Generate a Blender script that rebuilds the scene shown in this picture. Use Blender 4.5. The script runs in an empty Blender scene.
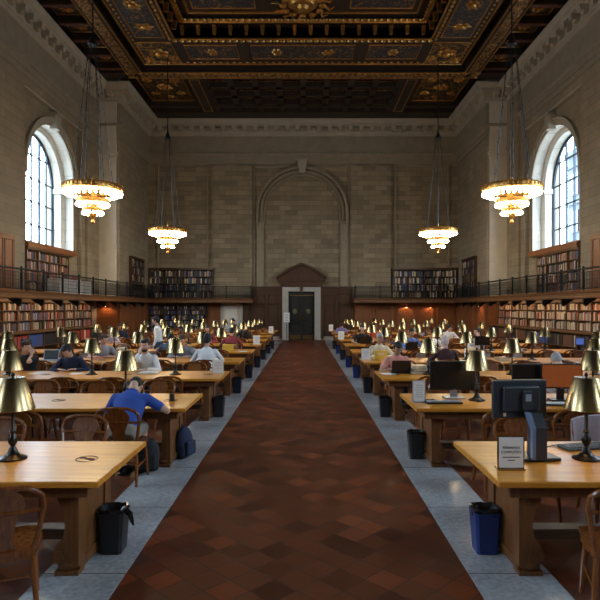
import bpy, bmesh, math, random
from mathutils import Vector, Matrix
R = math.radians
PI = math.pi
random.seed(11)
scene = bpy.context.scene
COL = scene.collection

# ------------------------------------------------------------------ camera
FPX, CAMX, CAMH = 560.0, 0.05, 1.93
cam_d = bpy.data.cameras.new('camera')
cam = bpy.data.objects.new('camera', cam_d)
COL.objects.link(cam)
cam.location = (CAMX, 0, CAMH)
cam.rotation_euler = (R(90), 0, 0)
cam_d.sensor_width = 36.0
cam_d.lens = 36.0 * FPX / 600.0
cam_d.shift_x = -4.0 / 600
cam_d.shift_y = 8.0 / 600
cam_d.clip_end = 300
scene.camera = cam

# ------------------------------------------------------------------ world (daylight outside the windows)
SKY_STRENGTH = 12.0
world = bpy.data.worlds.new('sky')
scene.world = world
world.use_nodes = True
wn = world.node_tree
for n in list(wn.nodes):
    wn.nodes.remove(n)
w_out = wn.nodes.new('ShaderNodeOutputWorld')
w_bg = wn.nodes.new('ShaderNodeBackground')
w_tc = wn.nodes.new('ShaderNodeTexCoord')
w_sp = wn.nodes.new('ShaderNodeSeparateXYZ')
w_cr = wn.nodes.new('ShaderNodeValToRGB')
wn.links.new(w_tc.outputs['Generated'], w_sp.inputs[0])
wn.links.new(w_sp.outputs['Z'], w_cr.inputs[0])
wn.links.new(w_cr.outputs[0], w_bg.inputs[0])
wn.links.new(w_bg.outputs[0], w_out.inputs[0])
cr = w_cr.color_ramp
cr.elements[0].position = 0.0
cr.elements[0].color = (0.30, 0.33, 0.36, 1)
cr.elements[1].position = 0.55
cr.elements[1].color = (0.76, 0.87, 1.0, 1)
e = cr.elements.new(0.06)
e.color = (0.86, 0.93, 1.0, 1)
w_bg.inputs[1].default_value = SKY_STRENGTH

# ------------------------------------------------------------------ exposure
scene.view_settings.view_transform = 'Standard'
scene.view_settings.look = 'None'
scene.view_settings.gamma = 1
scene.view_settings.exposure = 0.75
scene.view_settings.use_curve_mapping = False
try:
    scene.cycles.max_bounces = 6
    scene.cycles.diffuse_bounces = 4
    scene.cycles.sample_clamp_indirect = 6
    scene.cycles.caustics_reflective = False
    scene.cycles.caustics_refractive = False
    scene.cycles.use_denoising = True
except Exception:
    pass

CHAND_EMIT = 36.0      # chandelier bulbs
LAMP_EMIT = 60.0       # desk lamp bulbs
STRIP_EMIT = 11.0       # shelf strip lights under the gallery
BRACKET_EMIT = 240.0

# ------------------------------------------------------------------ room figures
PIER_X, BAY_X, GLASS_X = 10.41, 10.62, 11.5
BLOCK_X, BLOCK_Y, BACK_Y = 9.3, 28.36, 33.8
FRONT_Y = -9.0
CEIL_Z = 13.12
WIN_YC, WIN_R, SILL_Z, SPRING_Z = 23.7, 2.2, 4.49, 7.37
GAL_X, GAL_Z0, GAL_Z1, RAIL_Z = 8.8, 2.29, 2.48, 3.16
WINDOWS_Y = [23.7, 14.8, 5.9, -3.0]

# portals in the window openings: they only guide sky light in
for sx in (-1, 1):
    for yc in WINDOWS_Y:
        ld = bpy.data.lights.new('window_daylight', 'AREA')
        ld.shape = 'RECTANGLE'
        ld.size = 4.0
        ld.size_y = 5.1
        ld.cycles.is_portal = True
        lo = bpy.data.objects.new('window_daylight', ld)
        COL.objects.link(lo)
        lo.location = (sx * (GLASS_X + 0.12), yc, (SILL_Z + 9.4) / 2)
        lo.rotation_euler = (R(90), 0, R(90) if sx > 0 else R(-90))

# ------------------------------------------------------------------ materials
def newmat(name):
    m = bpy.data.materials.new(name)
    m.use_nodes = True
    nt = m.node_tree
    b = nt.nodes['Principled BSDF']
    return m, nt, b

def setin(b, name, v):
    if name in b.inputs:
        b.inputs[name].default_value = v

def plain(name, col, rough=0.6, metal=0.0, coat=0.0, var=0.12, scale=9.0, emit=None, estr=0.0):
    """Principled with a little procedural variation."""
    m, nt, b = newmat(name)
    c = (*col, 1)
    setin(b, 'Roughness', rough)
    setin(b, 'Metallic', metal)
    setin(b, 'Coat Weight', coat)
    if var > 0:
        tc = nt.nodes.new('ShaderNodeTexCoord')
        no = nt.nodes.new('ShaderNodeTexNoise')
        no.inputs['Scale'].default_value = scale
        no.inputs['Detail'].default_value = 4
        mx = nt.nodes.new('ShaderNodeMixRGB')
        mx.inputs[1].default_value = tuple(x * (1 - var) for x in col) + (1,)
        mx.inputs[2].default_value = tuple(min(1, x * (1 + var)) for x in col) + (1,)
        nt.links.new(tc.outputs['Object'], no.inputs['Vector'])
        nt.links.new(no.outputs['Fac'], mx.inputs[0])
        nt.links.new(mx.outputs[0], b.inputs['Base Color'])
    else:
        b.inputs['Base Color'].default_value = c
    if emit:
        setin(b, 'Emission Color', (*emit, 1))
        setin(b, 'Emission Strength', estr)
    return m

def stone(name, axis, c1, c2, mortar, bw=1.0, bh=0.42, rough=0.85):
    m, nt, b = newmat(name)
    tc = nt.nodes.new('ShaderNodeTexCoord')
    sp = nt.nodes.new('ShaderNodeSeparateXYZ')
    cb = nt.nodes.new('ShaderNodeCombineXYZ')
    nt.links.new(tc.outputs['Object'], sp.inputs[0])
    nt.links.new(sp.outputs['Y' if axis == 'y' else 'X'], cb.inputs[0])
    nt.links.new(sp.outputs['Z'], cb.inputs[1])
    br = nt.nodes.new('ShaderNodeTexBrick')
    br.inputs['Scale'].default_value = 1.0
    br.inputs['Brick Width'].default_value = bw
    br.inputs['Row Height'].default_value = bh
    br.inputs['Mortar Size'].default_value = 0.008
    br.inputs['Color1'].default_value = (*c1, 1)
    br.inputs['Color2'].default_value = (*c2, 1)
    br.inputs['Mortar'].default_value = (*mortar, 1)
    nt.links.new(cb.outputs[0], br.inputs['Vector'])
    no = nt.nodes.new('ShaderNodeTexNoise')
    no.inputs['Scale'].default_value = 1.3
    no.inputs['Detail'].default_value = 6
    nt.links.new(tc.outputs['Object'], no.inputs['Vector'])
    rp = nt.nodes.new('ShaderNodeMapRange')
    rp.inputs['To Min'].default_value = 0.72
    rp.inputs['To Max'].default_value = 1.25
    nt.links.new(no.outputs['Fac'], rp.inputs[0])
    mx = nt.nodes.new('ShaderNodeMixRGB')
    mx.blend_type = 'MULTIPLY'
    mx.inputs[0].default_value = 1
    nt.links.new(br.outputs['Color'], mx.inputs[1])
    nt.links.new(rp.outputs[0], mx.inputs[2])
    nt.links.new(mx.outputs[0], b.inputs['Base Color'])
    bp = nt.nodes.new('ShaderNodeBump')
    bp.inputs['Strength'].default_value = 0.35
    bp.inputs['Distance'].default_value = 0.02
    nt.links.new(br.outputs['Fac'], bp.inputs['Height'])
    bp.invert = True
    nt.links.new(bp.outputs[0], b.inputs['Normal'])
    setin(b, 'Roughness', rough)
    return m

def wood(name, c1, c2, rough=0.35, axis='x', scale=3.0, coat=0.0, stretch=12.0):
    m, nt, b = newmat(name)
    tc = nt.nodes.new('ShaderNodeTexCoord')
    mp = nt.nodes.new('ShaderNodeMapping')
    s = {'x': (1, stretch, stretch), 'y': (stretch, 1, stretch), 'z': (stretch, stretch, 1)}[axis]
    mp.inputs['Scale'].default_value = s
    no = nt.nodes.new('ShaderNodeTexNoise')
    no.inputs['Scale'].default_value = scale
    no.inputs['Detail'].default_value = 5
    no.inputs['Distortion'].default_value = 0.6
    cr = nt.nodes.new('ShaderNodeValToRGB')
    cr.color_ramp.elements[0].position = 0.3
    cr.color_ramp.elements[0].color = (*c1, 1)
    cr.color_ramp.elements[1].position = 0.7
    cr.color_ramp.elements[1].color = (*c2, 1)
    nt.links.new(tc.outputs['Object'], mp.inputs[0])
    nt.links.new(mp.outputs[0], no.inputs['Vector'])
    nt.links.new(no.outputs['Fac'], cr.inputs[0])
    nt.links.new(cr.outputs[0], b.inputs['Base Color'])
    setin(b, 'Roughness', rough)
    setin(b, 'Coat Weight', coat)
    setin(b, 'Coat Roughness', 0.12)
    return m

def tile_floor(name):
    m, nt, b = newmat(name)
    N, L = nt.nodes.new, nt.links.new
    tc = N('ShaderNodeTexCoord')
    mp = N('ShaderNodeMapping')
    mp.inputs['Rotation'].default_value = (0, 0, R(45))
    mp.inputs['Scale'].default_value = (1 / 0.225, 1 / 0.225, 0.0)
    L(tc.outputs['Object'], mp.inputs[0])
    fl = N('ShaderNodeVectorMath'); fl.operation = 'FLOOR'
    fr = N('ShaderNodeVectorMath'); fr.operation = 'FRACTION'
    L(mp.outputs[0], fl.inputs[0]); L(mp.outputs[0], fr.inputs[0])
    wnz = N('ShaderNodeTexWhiteNoise'); wnz.noise_dimensions = '2D'
    L(fl.outputs[0], wnz.inputs['Vector'])
    cr = N('ShaderNodeValToRGB')
    els = cr.color_ramp.elements
    els[0].position = 0.0; els[0].color = (0.072, 0.022, 0.010, 1)
    els[1].position = 1.0; els[1].color = (0.215, 0.046, 0.011, 1)
    x = els.new(0.22); x.color = (0.110, 0.028, 0.010, 1)
    x = els.new(0.75); x.color = (0.140, 0.033, 0.010, 1)
    L(wnz.outputs['Value'], cr.inputs[0])
    # joints
    sp = N('ShaderNodeSeparateXYZ'); L(fr.outputs[0], sp.inputs[0])
    def edge(o):
        a = N('ShaderNodeMath'); a.operation = 'SUBTRACT'; L(o, a.inputs[0]); a.inputs[1].default_value = 0.5
        c = N('ShaderNodeMath'); c.operation = 'ABSOLUTE'; L(a.outputs[0], c.inputs[0])
        return c.outputs[0]
    mxm = N('ShaderNodeMath'); mxm.operation = 'MAXIMUM'
    L(edge(sp.outputs[0]), mxm.inputs[0]); L(edge(sp.outputs[1]), mxm.inputs[1])
    gt = N('ShaderNodeMath'); gt.operation = 'GREATER_THAN'; gt.inputs[1].default_value = 0.478
    L(mxm.outputs[0], gt.inputs[0])
    no = N('ShaderNodeTexNoise'); no.inputs['Scale'].default_value = 1.4; no.inputs['Detail'].default_value = 5
    L(tc.outputs['Object'], no.inputs['Vector'])
    rp = N('ShaderNodeMapRange'); rp.inputs['To Min'].default_value = 0.6; rp.inputs['To Max'].default_value = 1.35
    L(no.outputs['Fac'], rp.inputs[0])
    ml = N('ShaderNodeMixRGB'); ml.blend_type = 'MULTIPLY'; ml.inputs[0].default_value = 1
    L(cr.outputs[0], ml.inputs[1]); L(rp.outputs[0], ml.inputs[2])
    mx = N('ShaderNodeMixRGB'); L(gt.outputs[0], mx.inputs[0]); L(ml.outputs[0], mx.inputs[1])
    mx.inputs[2].default_value = (0.05, 0.022, 0.015, 1)
    L(mx.outputs[0], b.inputs['Base Color'])
    rr = N('ShaderNodeMapRange'); rr.inputs['To Min'].default_value = 0.36; rr.inputs['To Max'].default_value = 0.6; setin(b, 'Specular IOR Level', 0.25)
    L(wnz.outputs['Value'], rr.inputs[0]); L(rr.outputs[0], b.inputs['Roughness'])
    bp = N('ShaderNodeBump'); bp.inputs['Strength'].default_value = 0.25; bp.inputs['Distance'].default_value = 0.004; bp.invert = True
    L(gt.outputs[0], bp.inputs['Height']); L(bp.outputs[0], b.inputs['Normal'])
    return m

def marble(name, c1, c2, rough=0.28):
    m, nt, b = newmat(name)
    N, L = nt.nodes.new, nt.links.new
    tc = N('ShaderNodeTexCoord')
    no = N('ShaderNodeTexNoise'); no.inputs['Scale'].default_value = 26; no.inputs['Detail'].default_value = 8
    n2 = N('ShaderNodeTexNoise'); n2.inputs['Scale'].default_value = 1.2; n2.inputs['Detail'].default_value = 3
    L(tc.outputs['Object'], no.inputs['Vector']); L(tc.outputs['Object'], n2.inputs['Vector'])
    ad = N('ShaderNodeMath'); ad.operation = 'ADD'
    L(no.outputs['Fac'], ad.inputs[0]); L(n2.outputs['Fac'], ad.inputs[1])
    cr = N('ShaderNodeValToRGB')
    cr.color_ramp.elements[0].position = 0.75 / 2; cr.color_ramp.elements[0].color = (*c1, 1)
    cr.color_ramp.elements[1].position = 1.3 / 2; cr.color_ramp.elements[1].color = (*c2, 1)
    hf = N('ShaderNodeMath'); hf.operation = 'MULTIPLY'; hf.inputs[1].default_value = 0.5
    L(ad.outputs[0], hf.inputs[0]); L(hf.outputs[0], cr.inputs[0])
    # slab joints across the strip
    sp = N('ShaderNodeSeparateXYZ'); L(tc.outputs['Object'], sp.inputs[0])
    dv = N('ShaderNodeMath'); dv.operation = 'DIVIDE'; dv.inputs[1].default_value = 1.35; L(sp.outputs['Y'], dv.inputs[0])
    fc = N('ShaderNodeMath'); fc.operation = 'FRACT'; L(dv.outputs[0], fc.inputs[0])
    lt = N('ShaderNodeMath'); lt.operation = 'LESS_THAN'; lt.inputs[1].default_value = 0.008; L(fc.outputs[0], lt.inputs[0])
    mx = N('ShaderNodeMixRGB'); L(lt.outputs[0], mx.inputs[0]); L(cr.outputs[0], mx.inputs[1])
    mx.inputs[2].default_value = (0.10, 0.095, 0.09, 1)
    L(mx.outputs[0], b.inputs['Base Color'])
    setin(b, 'Roughness', rough)
    return m

def glass_mat():
    m, nt, b = newmat('window_glass')
    nt.nodes.remove(b)
    out = nt.nodes['Material Output']
    tr = nt.nodes.new('ShaderNodeBsdfTransparent'); tr.inputs[0].default_value = (0.80, 0.92, 1.0, 1)
    gl = nt.nodes.new('ShaderNodeBsdfGlossy'); gl.inputs['Roughness'].default_value = 0.05
    mx = nt.nodes.new('ShaderNodeMixShader'); mx.inputs[0].default_value = 0.04
    nt.links.new(tr.outputs[0], mx.inputs[1]); nt.links.new(gl.outputs[0], mx.inputs[2])
    nt.links.new(mx.outputs[0], out.inputs[0])
    return m

def emit_mat(name, col, s):
    m, nt, b = newmat(name)
    nt.nodes.remove(b)
    em = nt.nodes.new('ShaderNodeEmission')
    em.inputs[0].default_value = (*col, 1); em.inputs[1].default_value = s
    nt.links.new(em.outputs[0], nt.nodes['Material Output'].inputs[0])
    return m

M = {}
ST1, ST2, STM = (0.31, 0.24, 0.155), (0.25, 0.192, 0.122), (0.17, 0.13, 0.083)
M['stone_y'] = stone('limestone_side', 'y', ST1, ST2, STM, 0.80, 0.33)
M['stone_x'] = stone('limestone_back', 'x', (0.32, 0.245, 0.152), (0.20, 0.150, 0.092), (0.13, 0.10, 0.06), 0.72, 0.29)
M['arch'] = plain('limestone_arch', (0.27, 0.215, 0.145), 0.85, var=0.25, scale=2.5)
M['pilaster'] = plain('limestone_smooth_lit', (0.60, 0.51, 0.39), 0.85, var=0.12, scale=2.5)  # smooth stone lightened: window light on the corner block faces put into the colour
M['trim'] = plain('limestone_trim', (0.37, 0.315, 0.235), 0.85, var=0.2, scale=2.5)
M['reveal'] = stone('limestone_reveal', 'x', (0.62, 0.58, 0.50), (0.55, 0.51, 0.44), (0.4, 0.37, 0.32), 1.2, 0.5)
M['tile'] = tile_floor('terracotta_tiles')
M['marble'] = marble('grey_marble', (0.30, 0.30, 0.31), (0.52, 0.52, 0.53), 0.2)
M['marble_frame'] = plain('pale_marble', (0.42, 0.38, 0.33), 0.4, var=0.15, scale=3)
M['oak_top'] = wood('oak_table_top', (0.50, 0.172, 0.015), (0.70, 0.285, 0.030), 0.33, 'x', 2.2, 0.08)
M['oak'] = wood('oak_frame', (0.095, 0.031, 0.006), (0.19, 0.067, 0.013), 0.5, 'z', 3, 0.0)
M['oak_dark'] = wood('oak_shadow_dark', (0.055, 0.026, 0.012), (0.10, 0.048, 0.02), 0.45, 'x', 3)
M['chair'] = wood('chair_wood', (0.12, 0.034, 0.008), (0.25, 0.078, 0.018), 0.24, 'z', 4, 0.0)
M['panel'] = wood('panel_walnut', (0.040, 0.015, 0.007), (0.080, 0.031, 0.012), 0.42, 'z', 1.6)
M['panel_red'] = wood('panel_mahogany', (0.18, 0.055, 0.015), (0.27, 0.09, 0.025), 0.45, 'z', 1.6)
M['case'] = wood('bookcase_wood', (0.10, 0.045, 0.018), (0.19, 0.085, 0.030), 0.45, 'z', 2)
M['sillwood'] = wood('sill_wood', (0.22, 0.075, 0.025), (0.34, 0.125, 0.04), 0.4, 'y', 2)
M['case_dark'] = plain('bookcase_back', (0.022, 0.014, 0.010), 0.8)
M['iron'] = plain('black_iron', (0.014, 0.015, 0.017), 0.42, 0.6, var=0.1)
M['brass'] = plain('brushed_brass', (0.38, 0.275, 0.135), 0.27, 1.0, var=0.0, scale=20)
M['brass_in'] = plain('shade_lining', (0.75, 0.62, 0.38), 0.6, 0.0)
M['bronze'] = plain('dark_bronze', (0.028, 0.025, 0.022), 0.28, 0.7, var=0.1)
M['gilt'] = plain('worn_gilding', (0.48, 0.25, 0.065), 0.34, 0.85, var=0.55, scale=6)
M['gilt_band'] = plain('gilded_band', (0.20, 0.095, 0.030), 0.5, 0.5, var=0.6, scale=8)
M['ceil'] = wood('ceiling_oak', (0.016, 0.008, 0.005), (0.034, 0.017, 0.008), 0.55, 'x', 2)
M['ceil_blue'] = plain('ceiling_blue_panel', (0.020, 0.024, 0.030), 0.6, var=0.4, scale=3)
M['ceil_red'] = plain('ceiling_red_panel', (0.11, 0.028, 0.022), 0.6, var=0.35, scale=3)
M['mural'] = plain('ceiling_mural', (0.035, 0.023, 0.013), 0.6, var=0.6, scale=1.2)
def scrollwork(name, base, gold, scale, lo, hi):
    m, nt, b = newmat(name)
    N, L = nt.nodes.new, nt.links.new
    tc = N('ShaderNodeTexCoord')
    no = N('ShaderNodeTexNoise'); no.inputs['Scale'].default_value = scale; no.inputs['Detail'].default_value = 3; no.inputs['Distortion'].default_value = 2.2
    L(tc.outputs['Object'], no.inputs['Vector'])
    cr = N('ShaderNodeValToRGB'); cr.color_ramp.elements[0].position = lo; cr.color_ramp.elements[0].color = (0, 0, 0, 1)
    cr.color_ramp.elements[1].position = hi; cr.color_ramp.elements[1].color = (1, 1, 1, 1)
    L(no.outputs['Fac'], cr.inputs[0])
    mx = N('ShaderNodeMixRGB'); mx.inputs[1].default_value = (*base, 1); mx.inputs[2].default_value = (*gold, 1)
    L(cr.outputs[0], mx.inputs[0]); L(mx.outputs[0], b.inputs['Base Color'])
    ml = N('ShaderNodeMath'); ml.operation = 'MULTIPLY'; ml.inputs[1].default_value = 0.8
    L(cr.outputs[0], ml.inputs[0]); L(ml.outputs[0], b.inputs['Metallic'])
    bp = N('ShaderNodeBump'); bp.inputs['Strength'].default_value = 0.8; bp.inputs['Distance'].default_value = 0.05
    L(no.outputs['Fac'], bp.inputs['Height']); L(bp.outputs[0], b.inputs['Normal'])
    setin(b, 'Roughness', 0.42)
    return m
M['mural'] = scrollwork('ceiling_mural', (0.028, 0.018, 0.011), (0.50, 0.26, 0.07), 3.2, 0.52, 0.60)
M['ceil_blue'] = scrollwork('ceiling_blue_panel', (0.018, 0.022, 0.028), (0.42, 0.22, 0.06), 4.0, 0.56, 0.64)
M['ceil_red'] = scrollwork('ceiling_red_panel', (0.10, 0.026, 0.020), (0.36, 0.17, 0.05), 4.5, 0.58, 0.66)
M['gilt_band'] = scrollwork('gilded_band', (0.035, 0.018, 0.009), (0.48, 0.25, 0.07), 7.0, 0.46, 0.56)
M['glass'] = glass_mat()
M['steel'] = plain('window_steel', (0.018, 0.030, 0.042), 0.5, 0.3)
M['bulb'] = emit_mat('chandelier_bulb', (1.0, 0.80, 0.50), CHAND_EMIT)
M['lampbulb'] = emit_mat('desk_bulb', (1.0, 0.66, 0.30), LAMP_EMIT)
M['strip'] = emit_mat('strip_light_tube', (1.0, 0.68, 0.36), STRIP_EMIT)
M['warmtube'] = emit_mat('bracket_bulb', (1.0, 0.50, 0.20), BRACKET_EMIT)
M['black'] = plain('black_plastic', (0.012, 0.012, 0.013), 0.35, var=0.1)
M['charcoal'] = plain('charcoal_plastic', (0.03, 0.034, 0.042), 0.4, var=0.1)
M['bag'] = plain('bin_bag', (0.008, 0.008, 0.009), 0.25, var=0.1)
M['binblue'] = plain('bin_blue', (0.012, 0.032, 0.15), 0.4)
M['binnavy'] = plain('bin_navy', (0.010, 0.014, 0.034), 0.4)
M['binblack'] = plain('bin_black', (0.014, 0.015, 0.018), 0.4)
M['screen_dark'] = plain('dark_screen', (0.012, 0.011, 0.010), 0.25, var=0)
M['screen_orange'] = plain('orange_screen', (0.30, 0.07, 0.012), 0.5, var=0.2, scale=4, emit=(0.75, 0.17, 0.03), estr=0.06)
M['silver'] = plain('silver_plastic', (0.42, 0.46, 0.54), 0.35, 0.5)
M['bluegrey'] = plain('blue_grey_plastic', (0.16, 0.22, 0.34), 0.35, 0.2)
M['paper'] = plain('paper', (0.84, 0.80, 0.76), 0.8, var=0.05)
M['paper2'] = plain('cream_paper', (0.68, 0.58, 0.42), 0.8, var=0.08)
M['ink'] = plain('ink', (0.03, 0.025, 0.03), 0.8, var=0)
M['yellow'] = plain('yellow_card', (0.75, 0.50, 0.07), 0.6)
M['white'] = plain('white_paint', (0.78, 0.74, 0.68), 0.55, var=0.06)
M['skin_a'] = plain('skin_light', (0.58, 0.34, 0.23), 0.5, var=0.06)
M['skin_b'] = plain('skin_tan', (0.40, 0.21, 0.13), 0.5, var=0.06)
M['skin_c'] = plain('skin_brown', (0.16, 0.08, 0.05), 0.5, var=0.06)
M['hair_black'] = plain('hair_black', (0.012, 0.009, 0.008), 0.75, var=0.3, scale=60)
M['hair_brown'] = plain('hair_brown', (0.05, 0.025, 0.014), 0.75, var=0.3, scale=60)
M['hair_grey'] = plain('hair_grey', (0.33, 0.30, 0.30), 0.55, var=0.25, scale=60)
M['hair_pale'] = plain('hair_pale', (0.60, 0.46, 0.40), 0.55, var=0.2, scale=60)
M['eyewhite'] = plain('eye_white', (0.7, 0.68, 0.65), 0.3, var=0)
for k, c in dict(blue=(0.030, 0.075, 0.33), white=(0.80, 0.78, 0.75), black=(0.014, 0.013, 0.014), navy=(0.016, 0.022, 0.055),
                 grey=(0.36, 0.36, 0.37), plaid=(0.22, 0.25, 0.29), pink=(0.72, 0.30, 0.24), cream=(0.74, 0.64, 0.44),
                 purple=(0.26, 0.20, 0.42), orange=(0.55, 0.10, 0.03), sky=(0.15, 0.24, 0.50), maroon=(0.045, 0.012, 0.012),
                 red=(0.28, 0.035, 0.04), denim=(0.05, 0.075, 0.13), khaki=(0.26, 0.22, 0.17), lilac=(0.45, 0.38, 0.44), jacket=(0.34, 0.27, 0.29)).items():
    M['c_' + k] = plain('cloth_' + k, c, 0.85, var=0.15, scale=25)
BOOKCOL = dict(brown=(0.16, 0.07, 0.035), tan=(0.42, 0.28, 0.15), cream=(0.66, 0.54, 0.36), red=(0.45, 0.05, 0.03),
               blue=(0.05, 0.09, 0.25), green=(0.05, 0.085, 0.06), black=(0.022, 0.02, 0.02), grey=(0.26, 0.25, 0.23))
for k, c in BOOKCOL.items():
    M['b_' + k] = plain('cover_' + k, c, 0.6, var=0.15, scale=15)

# ------------------------------------------------------------------ mesh builder
class MB:
    def __init__(self):
        self.v, self.f, self.s, self.mi = [], [], [], []
        self.cur = 0
    def mat(self, i):
        self.cur = i
        return self
    def add(self, vs, fs, smooth=False, mtx=None):
        o = len(self.v)
        self.v += [tuple(mtx @ Vector(p)) if mtx is not None else tuple(p) for p in vs]
        for f in fs:
            self.f.append([i + o for i in f])
            self.s.append(smooth)
            self.mi.append(self.cur)
        return self
    def box(self, c, s, mtx=None, taper=1.0, bev=0.0):
        cx, cy, cz = c
        a, b, d = s[0] / 2, s[1] / 2, s[2] / 2
        t = taper
        if bev <= 0:
            vs = [(cx + sx * a * (t if sz < 0 else 1), cy + sy * b * (t if sz < 0 else 1), cz + sz * d)
                  for sz in (-1, 1) for sx, sy in ((-1, -1), (1, -1), (1, 1), (-1, 1))]
            fs = [(3, 2, 1, 0), (4, 5, 6, 7), (0, 1, 5, 4), (1, 2, 6, 5), (2, 3, 7, 6), (3, 0, 4, 7)]
            return self.add(vs, fs, mtx=mtx)
        bm = bmesh.new()
        bmesh.ops.create_cube(bm, size=1)
        for v in bm.verts:
            v.co = Vector((v.co.x * s[0], v.co.y * s[1], v.co.z * s[2]))
        bmesh.ops.bevel(bm, geom=list(bm.edges), offset=bev, segments=2, affect='EDGES', profile=0.5)
        for v in bm.verts:
            v.co += Vector(c)
        bm.verts.index_update()
        vs = [v.co.copy() for v in bm.verts]
        fs = [[v.index for v in f.verts] for f in bm.faces]
        bm.free()
        return self.add(vs, fs, mtx=mtx)
    def lathe(self, prof, segs=20, c=(0, 0, 0), mtx=None, cap=True, smooth=True):
        vs, fs = [], []
        n = len(prof)
        for r, z in prof:
            for k in range(segs):
                a = 2 * PI * k / segs
                vs.append((c[0] + r * math.cos(a), c[1] + r * math.sin(a), c[2] + z))
        for i in range(n - 1):
            for k in range(segs):
                k2 = (k + 1) % segs
                fs.append((i * segs + k, i * segs + k2, (i + 1) * segs + k2, (i + 1) * segs + k))
        if cap:
            if prof[0][0] > 1e-5: fs.append(tuple(range(segs))[::-1])
            if prof[-1][0] > 1e-5: fs.append(tuple((n - 1) * segs + k for k in range(segs)))
        return self.add(vs, fs, smooth, mtx)
    def ell(self, c, r, seg=14, ring=9, mtx=None):
        prof = []
        vs, fs = [], []
        for i in range(ring + 1):
            t = PI * i / ring - PI / 2
            for k in range(seg):
                a = 2 * PI * k / seg
                vs.append((c[0] + r[0] * math.cos(t) * math.cos(a), c[1] + r[1] * math.cos(t) * math.sin(a), c[2] + r[2] * math.sin(t)))
        for i in range(ring):
            for k in range(seg):
                k2 = (k + 1) % seg
                fs.append((i * seg + k, i * seg + k2, (i + 1) * seg + k2, (i + 1) * seg + k))
        return self.add(vs, fs, True, mtx)
    def tube(self, pts, r, segs=8, closed=False, sx=1.0, smooth=True, up=(0, 0, 1)):
        pts = [Vector(p) for p in pts]
        n = len(pts)
        rs = r if isinstance(r, (list, tuple)) else [r] * n
        vs, fs = [], []
        pu = None
        for i, p in enumerate(pts):
            a = pts[(i - 1) % n] if (i > 0 or closed) else p
            b = pts[(i + 1) % n] if (i < n - 1 or closed) else p
            t = (b - a).normalized()
            if pu is None:
                u = Vector(up)
                if abs(u.dot(t)) > 0.95: u = Vector((1, 0, 0))
            else:
                u = pu
            w = t.cross(u).normalized()
            u = w.cross(t).normalized()
            pu = u
            for k in range(segs):
                ang = 2 * PI * (k + .5) / segs
                vs.append(p + w * (math.cos(ang) * rs[i] * sx) + u * (math.sin(ang) * rs[i]))
        m = n if closed else n - 1
        for i in range(m):
            j = (i + 1) % n
            for k in range(segs):
                k2 = (k + 1) % segs
                fs.append((i * segs + k, i * segs + k2, j * segs + k2, j * segs + k))
        if not closed:
            fs.append(tuple(range(segs))[::-1])
            fs.append(tuple((n - 1) * segs + k for k in range(segs)))
        return self.add(vs, fs, smooth)
    def cap(self, p, q, rp, rq, segs=10):
        """round cone between p and q with ball ends"""
        p, q = Vector(p), Vector(q)
        self.tube([p, q], [rp, rq], segs)
        self.ell(p, (rp,) * 3, segs, 6)
        self.ell(q, (rq,) * 3, segs, 6)
        return self
    def loft(self, rings, segs=16):
        """rings: (centre, rx, ry, axisX, axisY)"""
        vs, fs = [], []
        for c, rx, ry, ax, ay in rings:
            c = Vector(c)
            for k in range(segs):
                a = 2 * PI * k / segs
                vs.append(c + Vector(ax) * (rx * math.cos(a)) + Vector(ay) * (ry * math.sin(a)))
        n = len(rings)
        for i in range(n - 1):
            for k in range(segs):
                k2 = (k + 1) % segs
                fs.append((i * segs + k, i * segs + k2, (i + 1) * segs + k2, (i + 1) * segs + k))
        fs.append(tuple(range(segs))[::-1])
        fs.append(tuple((n - 1) * segs + k for k in range(segs)))
        return self.add(vs, fs, True)
    def prism(self, poly, a, b, axis='y', mtx=None):
        """extrude a 2-D polygon: axis y -> poly is (x,z); axis x -> (y,z); axis z -> (x,y)"""
        n = len(poly)
        def P(u, v, w):
            return {'y': (u, w, v), 'x': (w, u, v), 'z': (u, v, w)}[axis]
        vs = [P(u, v, a) for u, v in poly] + [P(u, v, b) for u, v in poly]
        fs = [tuple(range(n)), tuple(range(2 * n - 1, n - 1, -1))]
        for i in range(n):
            j = (i + 1) % n
            fs.append((i, j, n + j, n + i))
        return self.add(vs, fs, mtx=mtx)
    def sweep(self, prof, path):
        """profile (d,z) swept along a plan polyline, d to the right of travel, mitred"""
        n = len(path)
        offs = []
        for i in range(n):
            p = Vector(path[i])
            d1 = (Vector(path[i]) - Vector(path[i - 1])).normalized() if i > 0 else None
            d2 = (Vector(path[i + 1]) - Vector(path[i])).normalized() if i < n - 1 else None
            if d1 is None: d1 = d2
            if d2 is None: d2 = d1
            n1, n2 = Vector((d1.y, -d1.x)), Vector((d2.y, -d2.x))
            m = (n1 + n2)
            m = m / max(m.length_squared, 1e-6) * 2
            offs.append((p, m))
        k = len(prof)
        vs, fs = [], []
        for p, m in offs:
            for d, z in prof:
                q = p + m * d
                vs.append((q.x, q.y, z))
        for i in range(n - 1):
            for j in range(k):
                j2 = (j + 1) % k
                fs.append((i * k + j, (i + 1) * k + j, (i + 1) * k + j2, i * k + j2))
        fs.append(tuple(range(k)))
        fs.append(tuple((n - 1) * k + j for j in range(k))[::-1])
        return self.add(vs, fs)
    def mesh(self, name, mats, sharp=35):
        me = bpy.data.meshes.new(name)
        me.from_pydata([tuple(x) for x in self.v], [], self.f)
        if not isinstance(mats, (list, tuple)): mats = [mats]
        for m in mats: me.materials.append(M[m] if isinstance(m, str) else m)
        me.polygons.foreach_set('use_smooth', self.s)
        if len(mats) > 1: me.polygons.foreach_set('material_index', self.mi)
        bm = bmesh.new()
        bm.from_mesh(me)
        bmesh.ops.recalc_face_normals(bm, faces=bm.faces)
        bm.to_mesh(me)
        bm.free()
        if any(self.s):
            me.set_sharp_from_angle(angle=R(sharp))
        me.update()
        return me

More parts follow.
